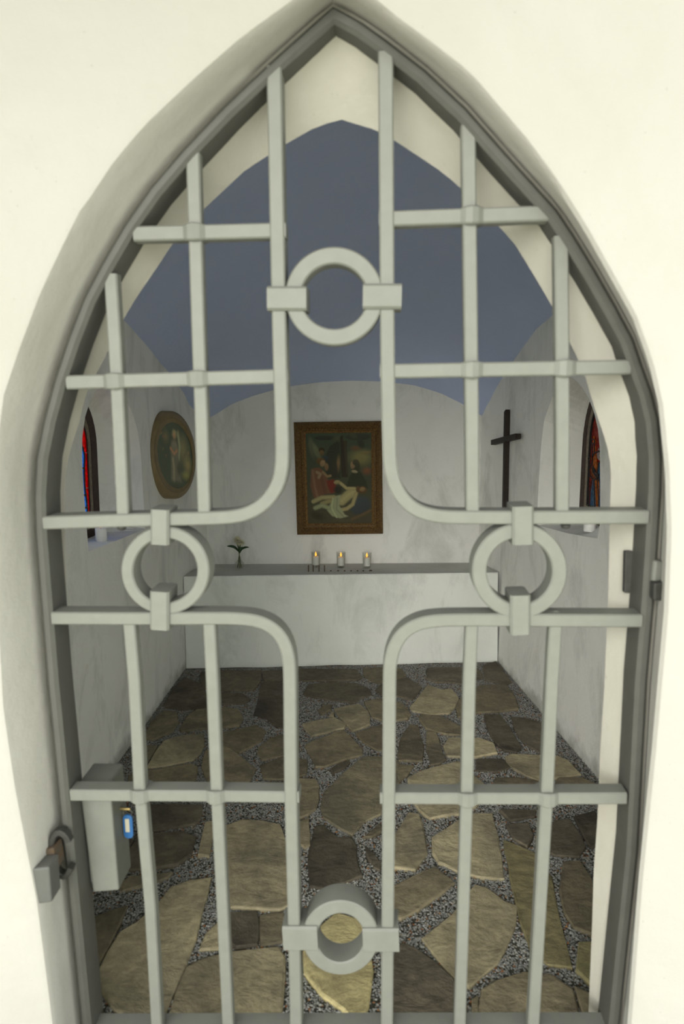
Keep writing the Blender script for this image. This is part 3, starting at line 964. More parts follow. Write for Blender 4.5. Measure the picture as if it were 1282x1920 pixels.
pierced('cross_bar', [(712,1500),(960,1501),(1176,1500)], [(877,1502),(1029,1502)], c1=.036)
sweep('bottom_bar', gpl([(158,1949),(1153,1949)]), BW, .004, .05)
# rings
RING = [(626,556,91,63,0), (309,1071,83,60,0), (974,1072,89,62,0), (638,1760,73,43,0)]
for cx, cy, ro_, ri_, _ in RING:
    c = np.array(gp(cx, cy, .0))
    ex_, ez_ = np.array(gp(cx+10, cy))-c, np.array(gp(cx, cy-10))-c
    rm, wd = (ro_+ri_)/2, (ro_-ri_)
    pts = [c+(ex_*math.cos(t)+ez_*math.sin(t))*rm/10 for t in np.linspace(0, 2*pi, 56, endpoint=False)]
    sweep('ring', pts, wd*PXM*1.04, .000, .044 if cy < 1700 else .05, closed=True)
# clamps binding bars and rings
CLAMP = [(500,536,574,582),(680,531,753,579),(281,956,316,1022),(280,1110,316,1182),(961,950,1001,1022),(957,1117,995,1191),(530,1740,595,1785),(680,1744,748,1788)]
for x0, y0, x1, y1 in CLAMP:
    a, b = gp((x0+x1)/2, y0, -.007), gp((x0+x1)/2, y1, -.007)
    l, r = gp(x0, (y0+y1)/2, -.007), gp(x1, (y0+y1)/2, -.007)
    horiz = (x1-x0) > (y1-y0)
    if horiz:
        m = (a[1]+b[1])/2
        o = sweep('clamp', [l, r], abs(a[1]-b[1]), -.007, .050, ch=.004)
    else:
        m = (l[0]+r[0])/2
        o = sweep('clamp', [a, b], abs(r[0]-l[0]), -.007, .050, ch=.004)
# rivet heads where the lower uprights come through the rail
for x, y in ((243,1149),(390,1149),(874,1151),(1041,1151)):
    a, b = gp(x, y, .018)
    mb = MB(); cpos = G(a, b+.001, .018)
    mb.lathe([(.010, -.002), (.0095, .001), (.0065, .0042), (.002, .0056)], cpos, 14)
    mb.build('rivet', M['gate'], gate, smooth=True)
for x, y in ((228,987),(1060,984)):
    a, b = gp(x, y, .016)
    mb = MB(); cpos = G(a, b-.001, .016)
    mb.lathe([(.003, -.006), (.007, -.004), (.009, .001)], cpos, 12)
    mb.build('rivet', M['iron'], gate, smooth=True)

# lock case behind the cross bar, with keyhole side to the room
lf = .046; lb = .118
tl, trr, brr, bll = gp(147,1467,lf), gp(206,1468,lf), gp(223,1670,lf), gp(174,1674,lf)
mb = MB()
mb.add([G(*tl, lf), G(*trr, lf), G(*brr, lf), G(*bll, lf), G(tl[0], tl[1], lb), G(trr[0], trr[1], lb), G(brr[0], brr[1], lb), G(bll[0], bll[1], lb)],
       [(0,1,2,3), (7,6,5,4), (0,4,5,1), (1,5,6,2), (2,6,7,3), (3,7,4,0)])
lc = mb.build('lock_case', M['gate'], gate); bevel(lc, .004)
lc['label'] = 'rectangular grey lock case welded to the gate'
# fixing strip between lock case and frame
a, b = gp(140,1480,lf), gp(165,1660,lf)
mb = MB()
p = [gp(131,1505,.03), gp(152,1505,.03), gp(176,1672,.03), gp(152,1672,.03)]
mb.add([G(*q, .058) for q in p]+[G(*q, .066) for q in p], [(0,1,2,3),(7,6,5,4),(0,4,5,1),(1,5,6,2),(2,6,7,3),(3,7,4,0)])
mb.build('lock_plate', M['gate'], gate)
# screw on top of the case
# hinge knuckle and plate on the right stile
def quad_box(name, px, c0, c1, mat, parent, bv=.002):
    P0 = [gp(x, y, c0) for x, y in px]
    mb = MB()
    mb.add([G(*q, c0) for q in P0]+[G(*q, c1) for q in P0], [(0,1,2,3),(7,6,5,4),(0,4,5,1),(1,5,6,2),(2,6,7,3),(3,7,4,0)])
    o = mb.build(name, M[mat], parent)
    if bv: bevel(o, bv)
    return o
quad_box('hinge_plate', [(1172,1034),(1200,1034),(1196,1113),(1170,1112)], .058, .070, 'iron', gate)  # dark colour stands for shade on the plate
quad_box('hinge_knuckle', [(1226,1050),(1246,1054),(1243,1094),(1222,1094)], -.006, .018, 'gate', gate, .005)

pint = quad_box('hinge_pintle', [(1226,1094),(1253,1091),(1251,1127),(1225,1127)], -.020, .022, 'iron', None, .003)
tag(pint, 'dark iron hinge pintle set in the door jamb below the gate hinge', 'hinge')

# latch keeper on the left jamb
kp = G(*gp(80,1640,-.03), -.03)
keeper = empty('latch_keeper', kp, 'rusty iron latch keeper with a square grey block, fixed in the left door jamb', 'latch')
quad_box('keeper_block', [(55,1630),(92,1626),(97,1692),(60,1697)], -.068, -.030, 'block', keeper, .003)
quad_box('keeper_arm', [(58,1600),(100,1590),(108,1632),(62,1634)], -.030, .004, 'rust', keeper, .003)
pts = []
cc = gp(112, 1600, -.015)
for t in np.linspace(math.radians(35), math.radians(325), 18):
    pts.append((cc[0]+.004+.020*math.cos(t), cc[1]+.046*math.sin(t)))
sweep('keeper_hook', pts, .011, -.022, -.004, keeper, .002, 'iron')

# key with a blue tag hanging from the lock case
kb = G(*gp(240,1549,.085), .085)
key = empty('key_tag', kb-Vector((0, 0, .03)), 'blue plastic key tag with a cream paper label hanging on the gate lock', 'key tag')
def rrect(cx, cy, w, h, r, k=5):
    out = []
    for qx, qy, s in ((1,1,0),(-1,1,1),(-1,-1,2),(1,-1,3)):
        for i in range(k+1):
            t = pi/2*(s+i/k)
            out.append((cx+qx*(w/2-r)+r*math.cos(t), cy+qy*(h/2-r)+r*math.sin(t)))
    return out
def plate(name, pts, c0, c1, mat, parent):
    m = len(pts); mb = MB()
    mb.add([G(x, y, c0) for x, y in pts]+[G(x, y, c1) for x, y in pts], [tuple(range(m)), tuple(range(2*m-1, m-1, -1))]+[(i, m+i, m+(i+1) % m, (i+1) % m) for i in range(m)])
    return mb.build(name, M[mat], parent)
kc = gp(240.5, 1549, .085)
tbody = plate('tag_body', rrect(kc[0], kc[1], .019, .052, .0085), .083, .087, 'tagb', key)
plate('tag_label', rrect(kc[0]-.001, kc[1]+.003, .0085, .029, .001, 2), .0822, .084, 'tagw', tbody)
mb = MB(); kz = G(kc[0], kc[1]+.03, .085)
pp = [kz+gx*(.009*math.cos(t))+gz*(.009*math.sin(t)) for t in np.linspace(0, 2*pi, 15)]
mb.tube(pp, .001, 6); mb.build('key_ring', M['block'], key)
mb = MB(); mb.tube([G(kc[0]-.028, kc[1]+.038, .085), G(kc[0]+.006, kc[1]+.038, .085)], .0028, 8); mb.build('key', M['brass'], key)

# ------------------------------------------------------------------ windows
def window(name, X, sgn, yc, hw, z0, zs, rise, panes, label):
    # panes: list of (material, polygon in (y,z))
    root = empty(name, (X, yc, z0), label, None, None, 'structure')
    out = arch(yc, hw, z0, zs, rise); 
    def ring(nm, o, i, x0, x1, mat):
        m = len(o); mb = MB(); v = []
        for p in o: v.append((x0, p[0], p[1]))
        for p in i: v.append((x0, p[0], p[1]))
        for p in o: v.append((x1, p[0], p[1]))
        for p in i: v.append((x1, p[0], p[1]))
        f = []
        for k in range(m):
            l = (k+1) % m
            f += [(k, l, m+l, m+k), (2*m+k, 3*m+k, 3*m+l, 2*m+l), (m+k, m+l, 3*m+l, 3*m+k), (k, 2*m+k, 2*m+l, l)]
        mb.add(v, f); return mb.build(nm, M[mat], root)
    def shr(d, zb): return arch(yc, hw-d, z0+zb, zs, rise-d*1.15)
    ob = arch(yc, hw+.03, z0-.03, zs, rise+.035)
    ring('window_frame', ob, shr(.034, .034), X-sgn*.003, X+sgn*.05, 'wframe')
    ring('putty_fillet', shr(.034, .034), shr(.060, .060), X-sgn*.001, X+sgn*.045, 'mortar')
    ring('lead_edge', shr(.060, .060), shr(.066, .066), X+sgn*.0, X+sgn*.03, 'lead')
    XG = X+sgn*.004
    # backing glass: one red pane, cut pieces of other colours sit in front of it with lead between
    def pane(poly, mat, xo, th=.003, nm='pane'):
        m = len(poly); mb = MB()
        x0, x1 = XG-sgn*xo, XG-sgn*xo+sgn*th
        mb.add([(x0, p[0], p[1]) for p in poly]+[(x1, p[0], p[1]) for p in poly],
               [tuple(range(m)), tuple(range(2*m-1, m-1, -1))]+[(i, m+i, m+(i+1) % m, (i+1) % m) for i in range(m)])
        return mb.build(nm, M[mat], root)
    return root, shr(.066, .066), pane, XG

wroot, inn, pane, XG = window('window_1', DL, -1, LYC, LHW, LZ0, 1.22, .215, None, 'left arched window of red and bright blue stained glass in a brown frame')
# left window: red ground with a blue robed form, pieces cut so that they do not overlap
def clip_rows(f0, f1, zlo, zhi, k=10):
    a = [(f0(z), z) for z in np.linspace(zlo, zhi, k)]; b = [(f1(z), z) for z in np.linspace(zhi, zlo, k)]
    return a+b
hwL = LHW-.066; zsL = 1.22; riL = .215-.066*1.15; zbL = LZ0+.066
def edgeY(yc, hw, zs, ri, z, s):
    if z <= zs: return yc+s*hw
    q = min(1, ((z-zs)/ri)); q = q**(1/.9)
    return yc+s*hw*math.sqrt(max(0, 1-q*q))
def robe(yc, hw, z):   # outline of the blue form (half width)
    t = (z-zbL)/(1.30-zbL)
    return hw*(.78+.06*math.sin(t*9+.6)) * (1 if t < .72 else max(.25, 1-(t-.72)*2.2))
zt = 1.30
eL = lambda z: edgeY(LYC, hwL, zsL, riL, z, 1)
eN = lambda z: edgeY(LYC, hwL, zsL, riL, z, -1)
gap = .0045
zc = [zbL, zbL+.055, zbL+.105, zbL+.21, zbL+.30, zt]
for i in range(len(zc)-1):
    for mt_, fa, fb in (('g_blue', lambda z: LYC+gap/2, lambda z: LYC+robe(LYC, hwL, z)-gap), ('g_pale', lambda z: LYC-robe(LYC, hwL, z)+gap, lambda z: LYC-gap/2)):
        pane(clip_rows(fa, fb, zc[i]+gap/2, zc[i+1]-gap/2, 8), mt_, 0)
for s, ee in ((1, eL), (-1, eN)):
    for za, zb_ in ((zbL, zbL+.13), (zbL+.13, zbL+.27), (zbL+.27, zt)):
        pane(clip_rows(lambda z: LYC+s*(robe(LYC, hwL, z)), lambda z: ee(z), za+.001, zb_-.001, 8), 'g_red' if s > 0 else 'g_pale', 0)
top = [(eN(z), z) for z in np.linspace(zt, zsL+riL, 8)]+[(eL(z), z) for z in np.linspace(zsL+riL, zt, 8)]
pane(top, 'g_red', 0)
# lead lines behind the joints close the gaps
def lead_sheet(yc, hw, z0, zs, rise, XG, sgn, root):
    poly = arch(yc, hw, z0, zs, rise); return poly
mbl = MB()
for s in (1, -1):
    pts = [(XG+.0005, LYC+s*(robe(LYC, hwL, z)-gap/2), z) for z in np.linspace(zbL, zt, 24)]
    mbl.tube(pts, .0042, 6)
mbl.tube([(XG+.0005, LYC, zbL), (XG+.0005, LYC, zt)], .0038, 6)
for z in zc:
    mbl.tube([(XG+.0005, LYC-robe(LYC, hwL, z), z), (XG+.0005, LYC+robe(LYC, hwL, z), z)], .0038, 6)
mbl.build('lead_came', M['lead'], wroot)

wroot2, inn2, pane2, XG2 = window('window_2', DR, 1, RYC, RHW, RZ0, 1.22, .255, None, 'right arched stained glass window with a bearded staff bearer on red')
# right window: unprojected pieces of the staff bearer
def R2(px, py):
    p = on_x(px, py, XG2); return (p.y, p.z)
def c9(x, y): return (900+x/4.93, 740+y/4.93)
def rp(pts): return [R2(*c9(x, y)) for x, y in pts]
hwR = RHW-.066; zbR = RZ0+.066; riR = .255-.066*1.15
ground_ = [(p[0], p[1]) for p in arch(RYC, hwR, zbR, 1.22, riR)]
pane2(ground_, 'g_red2', -.004)
staff = rp([(1046,560),(1080,540),(1085,700),(1075,720),(1050,680)])
pane2(rp([(1058,790),(1090,780),(1102,960),(1102,1085),(1072,1085),(1062,900)]), 'g_orange', 0)
pane2(rp([(1052,585),(1078,545),(1082,690),(1070,690),(1052,650)]), 'g_orange', .004)
pane2(rp([(1046,470),(1062,470),(1064,550),(1048,570)]), 'g_orange', 0)
hand = rp([(1018,700),(1040,630),(1052,600),(1100,640),(1105,740),(1085,780),(1050,782),(1022,745)])
pane2(hand, 'g_skin', 0)
pane2(rp([(1080,545),(1108,520),(1150,520),(1150,610),(1105,610),(1085,590)]), 'g_white', .002)
pane2(rp([(1092,505),(1108,480),(1150,480),(1150,512),(1100,516)]), 'g_white', .002)
pane2(rp([(1040,790),(1058,792),(1062,900),(1068,1085),(1008,1085),(1022,900)]), 'g_blue2', 0)
pane2(rp([(1105,620),(1150,620),(1150,1085),(1106,1085),(1106,800),(1092,700)]), 'g_blue2', .003)
def disc(cx, cy, rx, ry, k=12):
    return rp([(cx+rx*math.cos(t), cy+ry*math.sin(t)) for t in np.linspace(0, 2*pi, k, endpoint=False)])
pane2(disc(1053, 433, 14, 20), 'g_orange', 0); pane2(disc(1048, 397, 5, 16), 'g_orange', 0)
pane2(disc(1019, 591, 9, 11), 'g_orange', 0)
pane2(disc(1078, 255, 9, 8), 'g_orange', 0)
mbl = MB()
def came(pts, r=.0022, closed=False):
    q = rp(pts); q = q+[q[0]] if closed else q
    mbl.tube([(XG2-.005, a, b) for a, b in q], r, 5)
came([(1053+16*math.cos(t), 433+22*math.sin(t)) for t in np.linspace(0, 2*pi, 14)])
came([(1019+11*math.cos(t), 591+13*math.sin(t)) for t in np.linspace(0, 2*pi, 12)])
came([(1046,456),(1046,585),(1050,650),(1075,715),(1095,730),(1105,740)])
came([(1066,456),(1066,545)]); came([(1045,580),(1062,545),(1085,530),(1112,524)], .003)
came([(1018,700),(1040,630),(1052,600)]); came([(1018,700),(1022,745),(1050,784),(1085,782),(1108,740)], .003)
for k in range(4):
    came([(1042+6*k, 660+8*k), (1050+6*k, 715+6*k), (1085+5*k, 765-9*k)], .0014)
came([(1040,790),(1022,900),(1006,1090)]); came([(1060,786),(1066,960),(1070,1090)], .0026); came([(1092,780),(1104,960),(1104,1090)])
came([(1108,620),(1095,700),(1108,800)])
mbl.build('lead_came', M['lead'], wroot2)

# ------------------------------------------------------------------ rectangular painting
def grid_paint(name, fn, corners, nu, nv, parent, mat, off=(0, 0, 0)):
    """corners: top-left, top-right, bottom-right, bottom-left (world)"""
    TL, TR, BR, BL = corners
    v = []; cols = []; f = []
    for j in range(nv+1):
        t = j/nv
        for i in range(nu+1):
            s = i/nu
            v.append(TL.lerp(TR, s).lerp(BL.lerp(BR, s), t))
            cols.append(fn(s, t))
    for j in range(nv):
        for i in range(nu):
            a = j*(nu+1)+i; f.append((a, a+nu+1, a+nu+2, a+1))
    o = link(name, v, f, mat, parent)
    ca = o.data.color_attributes.new('Col', 'FLOAT_COLOR', 'POINT')
    ca.data.foreach_set('color', np.array(cols, 'f').ravel())
    return o
PK = 1.75
class Canvas:
    def __init__(s): s.L = []
    def ell(s, cx, cy, rx, ry, col, rot=0, soft=.25): s.L.append(('e', cx, cy, rx, ry, math.radians(rot), col, soft))
    def cap(s, pts, r, col, soft=.3): s.L.append(('c', pts, r, col, soft))
    def poly(s, pts, col, soft=4): s.L.append(('p', pts, col, soft))
    def at(s, x, y, base):
        c = np.array(base, float)
        for q in s.L:
            if q[0] == 'e':
                _, cx, cy, rx, ry, ro, col, so = q
                dx, dy = x-cx, y-cy
                a = (dx*math.cos(ro)+dy*math.sin(ro))/rx; b = (-dx*math.sin(ro)+dy*math.cos(ro))/ry
                d = math.hypot(a, b); al = min(1, max(0, (1-d)/so+.0)); sh = 1.12-.25*max(0, min(1, (b+1)/2))
            elif q[0] == 'c':
                _, pts, r, col, so = q
                d = 9e9
                for (x0, y0), (x1, y1) in zip(pts[:-1], pts[1:]):
                    ex, ey = x1-x0, y1-y0
                    t = max(0, min(1, ((x-x0)*ex+(y-y0)*ey)/(ex*ex+ey*ey+1e-9)))
                    d = min(d, math.hypot(x-x0-ex*t, y-y0-ey*t)/r)
                al = min(1, max(0, (1-d)/so)); sh = 1.08-.2*d
            else:
                _, pts, col, so = q
                ins = False; dm = 9e9
                for i in range(len(pts)):
                    x0, y0 = pts[i-1]; x1, y1 = pts[i]
                    if (y0 > y) != (y1 > y) and x < (x1-x0)*(y-y0)/(y1-y0)+x0: ins = not ins
                    ex, ey = x1-x0, y1-y0
                    t = max(0, min(1, ((x-x0)*ex+(y-y0)*ey)/(ex*ex+ey*ey+1e-9)))
                    dm = min(dm, math.hypot(x-x0-ex*t, y-y0-ey*t))
                al = min(1, dm/so) if ins else 0; sh = 1
            if al > 0: c = c*(1-al)+np.array(col, float)*sh*al
        return c
cv = Canvas()
cv.ell(860,300,170,45,(48,52,44)); cv.ell(480,310,140,30,(44,48,42)); cv.ell(620,330,80,60,(66,68,54),0,.8)
cv.ell(890,540,190,130,(112,106,66),0,.7); cv.ell(830,430,90,40,(92,66,48),0,.8); cv.ell(950,480,90,22,(116,96,60),-8,.8)
cv.ell(960,690,80,60,(112,68,48),0,.8); cv.ell(890,370,50,80,(46,50,42),-25,.5); cv.ell(800,290,60,40,(60,62,50),30,.5)
cv.poly([(480,500),(530,400),(610,345),(655,350),(660,780),(480,780)], (44,46,38), 14)
cv.ell(628,610,30,130,(110,88,58),4,.7)
cv.poly([(650,300),(690,270),(690,345),(735,345),(740,760),(660,760)], (42,39,32), 6); cv.poly([(690,345),(733,345),(740,720),(715,720)], (56,50,40), 6)
cv.ell(580,680,50,120,(48,46,38),0,.5)
cv.ell(330,430,45,160,(78,82,64),-10,.5); cv.ell(385,470,40,130,(92,94,70),-22,.5)
cv.ell(440,450,38,32,(46,36,26)); cv.ell(440,478,30,34,(94,72,48)); cv.ell(485,540,45,40,(44,52,56),0,.5)
cv.poly([(300,720),(340,640),(420,640),(480,700),(520,800),(600,940),(470,960),(380,1010),(330,1000),(290,860)], (98,66,50), 18)
cv.cap([(330,680),(350,860),(380,980)], 30, (112,82,62), .9); cv.cap([(430,760),(470,930)], 26, (84,54,42), .9)
cv.poly([(480,790),(580,770),(610,860),(620,930),(530,950),(500,880)], (104,40,32), 16)
cv.ell(425,575,60,45,(86,64,38)); cv.ell(447,600,34,44,(132,108,76),20); cv.ell(492,640,26,50,(116,88,62))
cv.cap([(380,700),(420,720),(400,760)], 22, (124,102,76)); cv.cap([(450,700),(500,750),(535,740)], 18, (120,98,68))
cv.ell(830,640,58,85,(52,52,40)); cv.poly([(740,760),(790,690),(890,690),(960,800),(980,900),(700,900)], (44,46,36), 20)
cv.ell(795,620,32,52,(124,102,74),10); cv.ell(815,695,42,20,(134,122,92),10); cv.ell(830,590,42,40,(60,58,44))
cv.ell(880,1085,150,120,(52,58,62),-20,.3); cv.ell(620,900,60,60,(40,40,34),0,.5)
cv.cap([(330,1035),(430,990),(570,985)], 30, (140,130,90)); cv.cap([(430,1060),(520,1030),(600,1040)], 30, (128,118,80))
cv.cap([(660,1030),(740,960),(800,925)], 66, (152,142,98), .35); cv.cap([(820,890),(720,885),(650,825)], 22, (150,138,94))
cv.ell(610,815,44,26,(138,124,84),-10); cv.cap([(830,950),(790,1070),(720,1120),(620,1140)], 26, (144,132,90))
cv.ell(905,905,58,48,(84,60,38)); cv.ell(905,898,36,28,(122,98,66),-15); cv.ell(850,895,24,40,(80,58,38))
cv.poly([(590,965),(660,950),(640,1080),(700,1180),(760,1210),(640,1240),(540,1210),(480,1140),(520,1060)], (138,142,108), 14)
cv.cap([(560,1000),(540,1110),(600,1220)], 16, (158,160,122), .9); cv.cap([(610,990),(600,1130),(680,1210)], 10, (110,114,88), .9)
cv.cap([(350,1110),(430,1080),(510,1110)], 34, (128,132,98), .5)
cv.ell(380,1200,110,60,(48,44,34),20,.7); cv.ell(660,1260,180,24,(70,64,48),0,.7); cv.cap([(780,1240),(900,1190),(1000,1140)], 26, (84,66,46), .8)
def paint_rect(s, t):
    x, y = 262+s*750, 257+t*1030
    base = np.array((56,66,54))*(1-t)+np.array((62,58,44))*t
    c = cv.at(x, y, base)*.72+np.array((58,57,43))*.28
    return srgb(c[0], c[1], c[2], PK)
def c1(x, y): return (530+x/6.105, 770+y/6.105)
def bk(x, y, off): return back_hit(*c1(x, y), off)
paintg = empty('painting', bk(650, 1415, .0), 'gilt framed oil painting of mourners around a reclining pale figure, above the altar', 'painting')
OUTF = [(125,133),(1132,117),(1147,1408),(165,1420)]
F1 = [(158,165),(1100,150),(1117,1378),(196,1390)]
F2 = [(205,212),(1062,203),(1072,1335),(245,1347)]
F3 = [(235,238),(1035,230),(1045,1305),(266,1318)]
F4 = [(265,262),(1010,257),(1015,1283),(293,1287)]
def frame_ring(nm, a, b, oa, ob, back, mat, par):
    """mitred moulding between loops a (depth oa) and b (depth ob), closed at the back"""
    A = [bk(*p, oa) for p in a]; B = [bk(*p, ob) for p in b]
    A0 = [p-bn*(oa-back) for p in A]; B0 = [p-bn*(ob-back) for p in B]
    v = A+B+A0+B0; f = []
    for i in range(4):
        j = (i+1) % 4
        f += [(i, j, 4+j, 4+i), (8+i, 12+i, 12+j, 8+j), (i, 8+i, 8+j, j), (4+i, 4+j, 12+j, 12+i)]
    return link(nm, v, f, M[mat], par)
pframe = frame_ring('frame', OUTF, F1, .030, .042, .0, 'gold', paintg)
frame_ring('frame_moulding', F1, F2, .040, .026, .0, 'gold', pframe)
frame_ring('frame_beading', F2, F3, .030, .024, .0, 'gold', pframe)
frame_ring('frame_lip', F3, F4, .026, .014, .0, 'goldl', pframe)
# little carved leaves along the beading
leafm = MB()
for (p, q) in zip(F2, F2[1:]+F2[:1]):
    k = 26 if abs(p[0]-q[0]) > abs(p[1]-q[1]) else 34
    for i in range(k):
        s = (i+.5)/k
        x, y = p[0]+(q[0]-p[0])*s, p[1]+(q[1]-p[1])*s
        cx, cy = 645, 770
        d = math.hypot(cx-x, cy-y)
        hx = abs(p[0]-q[0]) > abs(p[1]-q[1])
        ix, iy = (0, 16 if y < cy else -16) if hx else (16 if x < cx else -16, 0)
        c = bk(x+ix*.2, y+iy*.2, .031); r = .0062
        ux = (bk(x+10, y, .031)-bk(x, y, .031)).normalized(); uy = Vector((0, 0, 1))
        leafm.add([c+ux*r, c+uy*r, c-ux*r, c-uy*r, c+bn*.005], [(0,1,4),(1,2,4),(2,3,4),(3,0,4)])
lm = leafm.build('carved_ornament', M['goldl'], pframe)
lm['kind'] = 'stuff'
grid_paint('canvas', paint_rect, [bk(262,258,.016), bk(1013,253,.016), bk(1018,1286,.016), bk(290,1290,.016)], 90, 124, paintg, M['paint'])

# ------------------------------------------------------------------ oval picture on the left wall
pc = wall_hit(323.5, 853, LW)
wn = Vector((1, -.023, 0)).normalized()
ang = math.radians(-12)
on = Vector((wn.x*math.cos(ang)-wn.y*math.sin(ang), wn.x*math.sin(ang)+wn.y*math.cos(ang), 0))
PO = pc+wn*.072
def oval_pts(c, u, w, off, k=48):
    out = []
    for t in np.linspace(0, 2*pi, k, endpoint=False):
        x = c[0]+u[0]*math.cos(t)+w[0]*math.sin(t); y = c[1]+u[1]*math.cos(t)+w[1]*math.sin(t)
        out.append(hit(x, y, PO+on*off, on))
    return out
oval = empty('oval_picture', wall_hit(330, 936, LW), 'oval bronze framed picture of a veiled standing figure, on the left wall', 'picture')
o1 = oval_pts((323.5,853), (43.5,8), (0,-82), 0)
o1b = [p-on*.0 for p in o1]
# back of the frame follows the wall
def to_wall(p): 
    d = (p-pc).dot(wn); return p-wn*d
o0 = [to_wall(p) for p in o1]
o2 = oval_pts((325,853), (41,8), (-.5,-77), .012)
o3 = oval_pts((326.5,853.5), (37.5,7.5), (-1,-70), .016)
o4 = oval_pts((327.5,854), (34.5,7), (-2,-65), .012)
o5 = oval_pts((328,854), (32.5,6.5), (-2,-61), .005)
def loft(nm, loops, mat, parent, smooth=True):
    k = len(loops[0]); v = [p for l in loops for p in l]; f = []
    for j in range(len(loops)-1):
        for i in range(k):
            l = (i+1) % k; f.append((j*k+i, j*k+l, (j+1)*k+l, (j+1)*k+i))
    return link(nm, v, f, M[mat], parent, None, smooth)
ofr = loft('oval_frame', [o0, o1, o2, o3], 'oval', oval)
print('oval clearance', min((p-pc).dot(wn) for p in o1), max((p-pc).dot(wn) for p in o1))
loft('inner_moulding', [o3, [p-on*.003 for p in o3], o4, o5], 'oval', ofr)
# picture disc
cv2 = Canvas()
cv2.ell(.72,.40,.24,.30,(98,92,66),0,.8); cv2.ell(.86,.62,.16,.2,(108,98,66),0,.8); cv2.ell(.25,.25,.12,.14,(88,82,60),0,.9); cv2.ell(.80,.78,.18,.1,(104,100,62),0,.8)
for k in range(26):
    cv2.ell(R.uniform(.05, .95), R.uniform(.05, .6), R.uniform(.02, .05), R.uniform(.015, .04), (R.randint(72, 112), R.randint(70, 96), R.randint(52, 70)), 0, .9)
cv2.ell(.52,.40,.15,.30,(60,60,50),0,.3); cv2.cap([(.60,.15),(.64,.35),(.60,.55)], .05, (108,108,82), .6)
cv2.ell(.49,.44,.14,.22,(92,88,72),0,.4); cv2.poly([(.36,.5),(.62,.5),(.70,.92),(.34,.92)],(84,82,68),.05); cv2.ell(.50,.18,.075,.085,(112,106,74),0,.3); cv2.ell(.495,.20,.045,.06,(134,104,80),0,.4)
cv2.cap([(.38,.40),(.48,.48),(.56,.42)], .035, (120,92,70), .5); cv2.cap([(.44,.55),(.46,.70),(.45,.88)], .05, (106,98,78), .8)
cv2.ell(.60,.68,.08,.14,(66,66,56),0,.7); cv2.ell(.5,.95,.3,.08,(60,62,50),0,.8)
def oval_paint():
    rad, kk = 22, 64
    cpt = hit(328, 854, PO+on*.006, on)
    v = [cpt]; cols = []
    def colr(a, b): 
        c = cv2.at(.5+a*.5, .5-b*.5, (60, 65, 54)); return srgb(c[0]*.9+6, c[1]*.9+6, c[2]*.9+6, 3.4)
    cols.append(colr(0, 0)); f = []
    for r in range(1, rad+1):
        q = r/rad
        for i in range(kk):
            t = 2*pi*i/kk; a, b = q*math.cos(t), q*math.sin(t)
            x = 328+33*a-2*b; y = 854+6.5*a-62*b
            v.append(hit(x, y, PO+on*.006, on)); cols.append(colr(a, b))
    for i in range(kk): f.append((0, 1+i, 1+(i+1) % kk))
    for r in range(rad-1):
        for i in range(kk):
            l = (i+1) % kk
            f.append((1+r*kk+i, 1+(r+1)*kk+i, 1+(r+1)*kk+l, 1+r*kk+l))
    o = link('print', v, f, M['paint'], oval)
    ca = o.data.color_attributes.new('Col', 'FLOAT_COLOR', 'POINT')
    ca.data.foreach_set('color', np.array(cols, 'f').ravel())
oval_paint()

# ------------------------------------------------------------------ wooden cross on the right wall
rn = Vector((-1, -.0622, 0)).normalized()
def rw_hit(px, py, off): 
    return hit(px, py, Vector((RW[1][0], RW[1][1], 0))+rn*off, rn)
cr_t, cr_b = rw_hit(945, 768, .030), rw_hit(941, 978, .030)
cross = empty('wooden_cross', cr_b-rn*.03, 'plain dark wooden cross hung on the right wall', 'cross')
def beam(nm, p, q, w, off0, off1, base_off=.030, ch=.012):
    d = (q-p).normalized(); s = d.cross(rn).normalized()
    v = []; f = []
    for e_, k in ((p, 1), (p+d*ch, 0), (q-d*ch, 0), (q, 1)):
        hw_ = w/2*(.62 if k else 1); o1_ = off1-(.006 if k else 0)
        for a, b in ((-hw_, off0), (hw_, off0), (hw_, o1_), (-hw_, o1_)):
            v.append(e_+s*a+rn*(b-base_off))
    for j in range(3):
        for i in range(4):
            l = (i+1) % 4; f.append((j*4+i, j*4+l, (j+1)*4+l, (j+1)*4+i))
    f += [(3, 2, 1, 0), (12, 13, 14, 15)]
    return link(nm, v, f, M['wood'], cross)
beam('upright', cr_t, cr_b, .024, .002, .028)
beam('crossbeam', rw_hit(921.5, 830, .034), rw_hit(970, 817.5, .034), .027, .016, .042, .034)

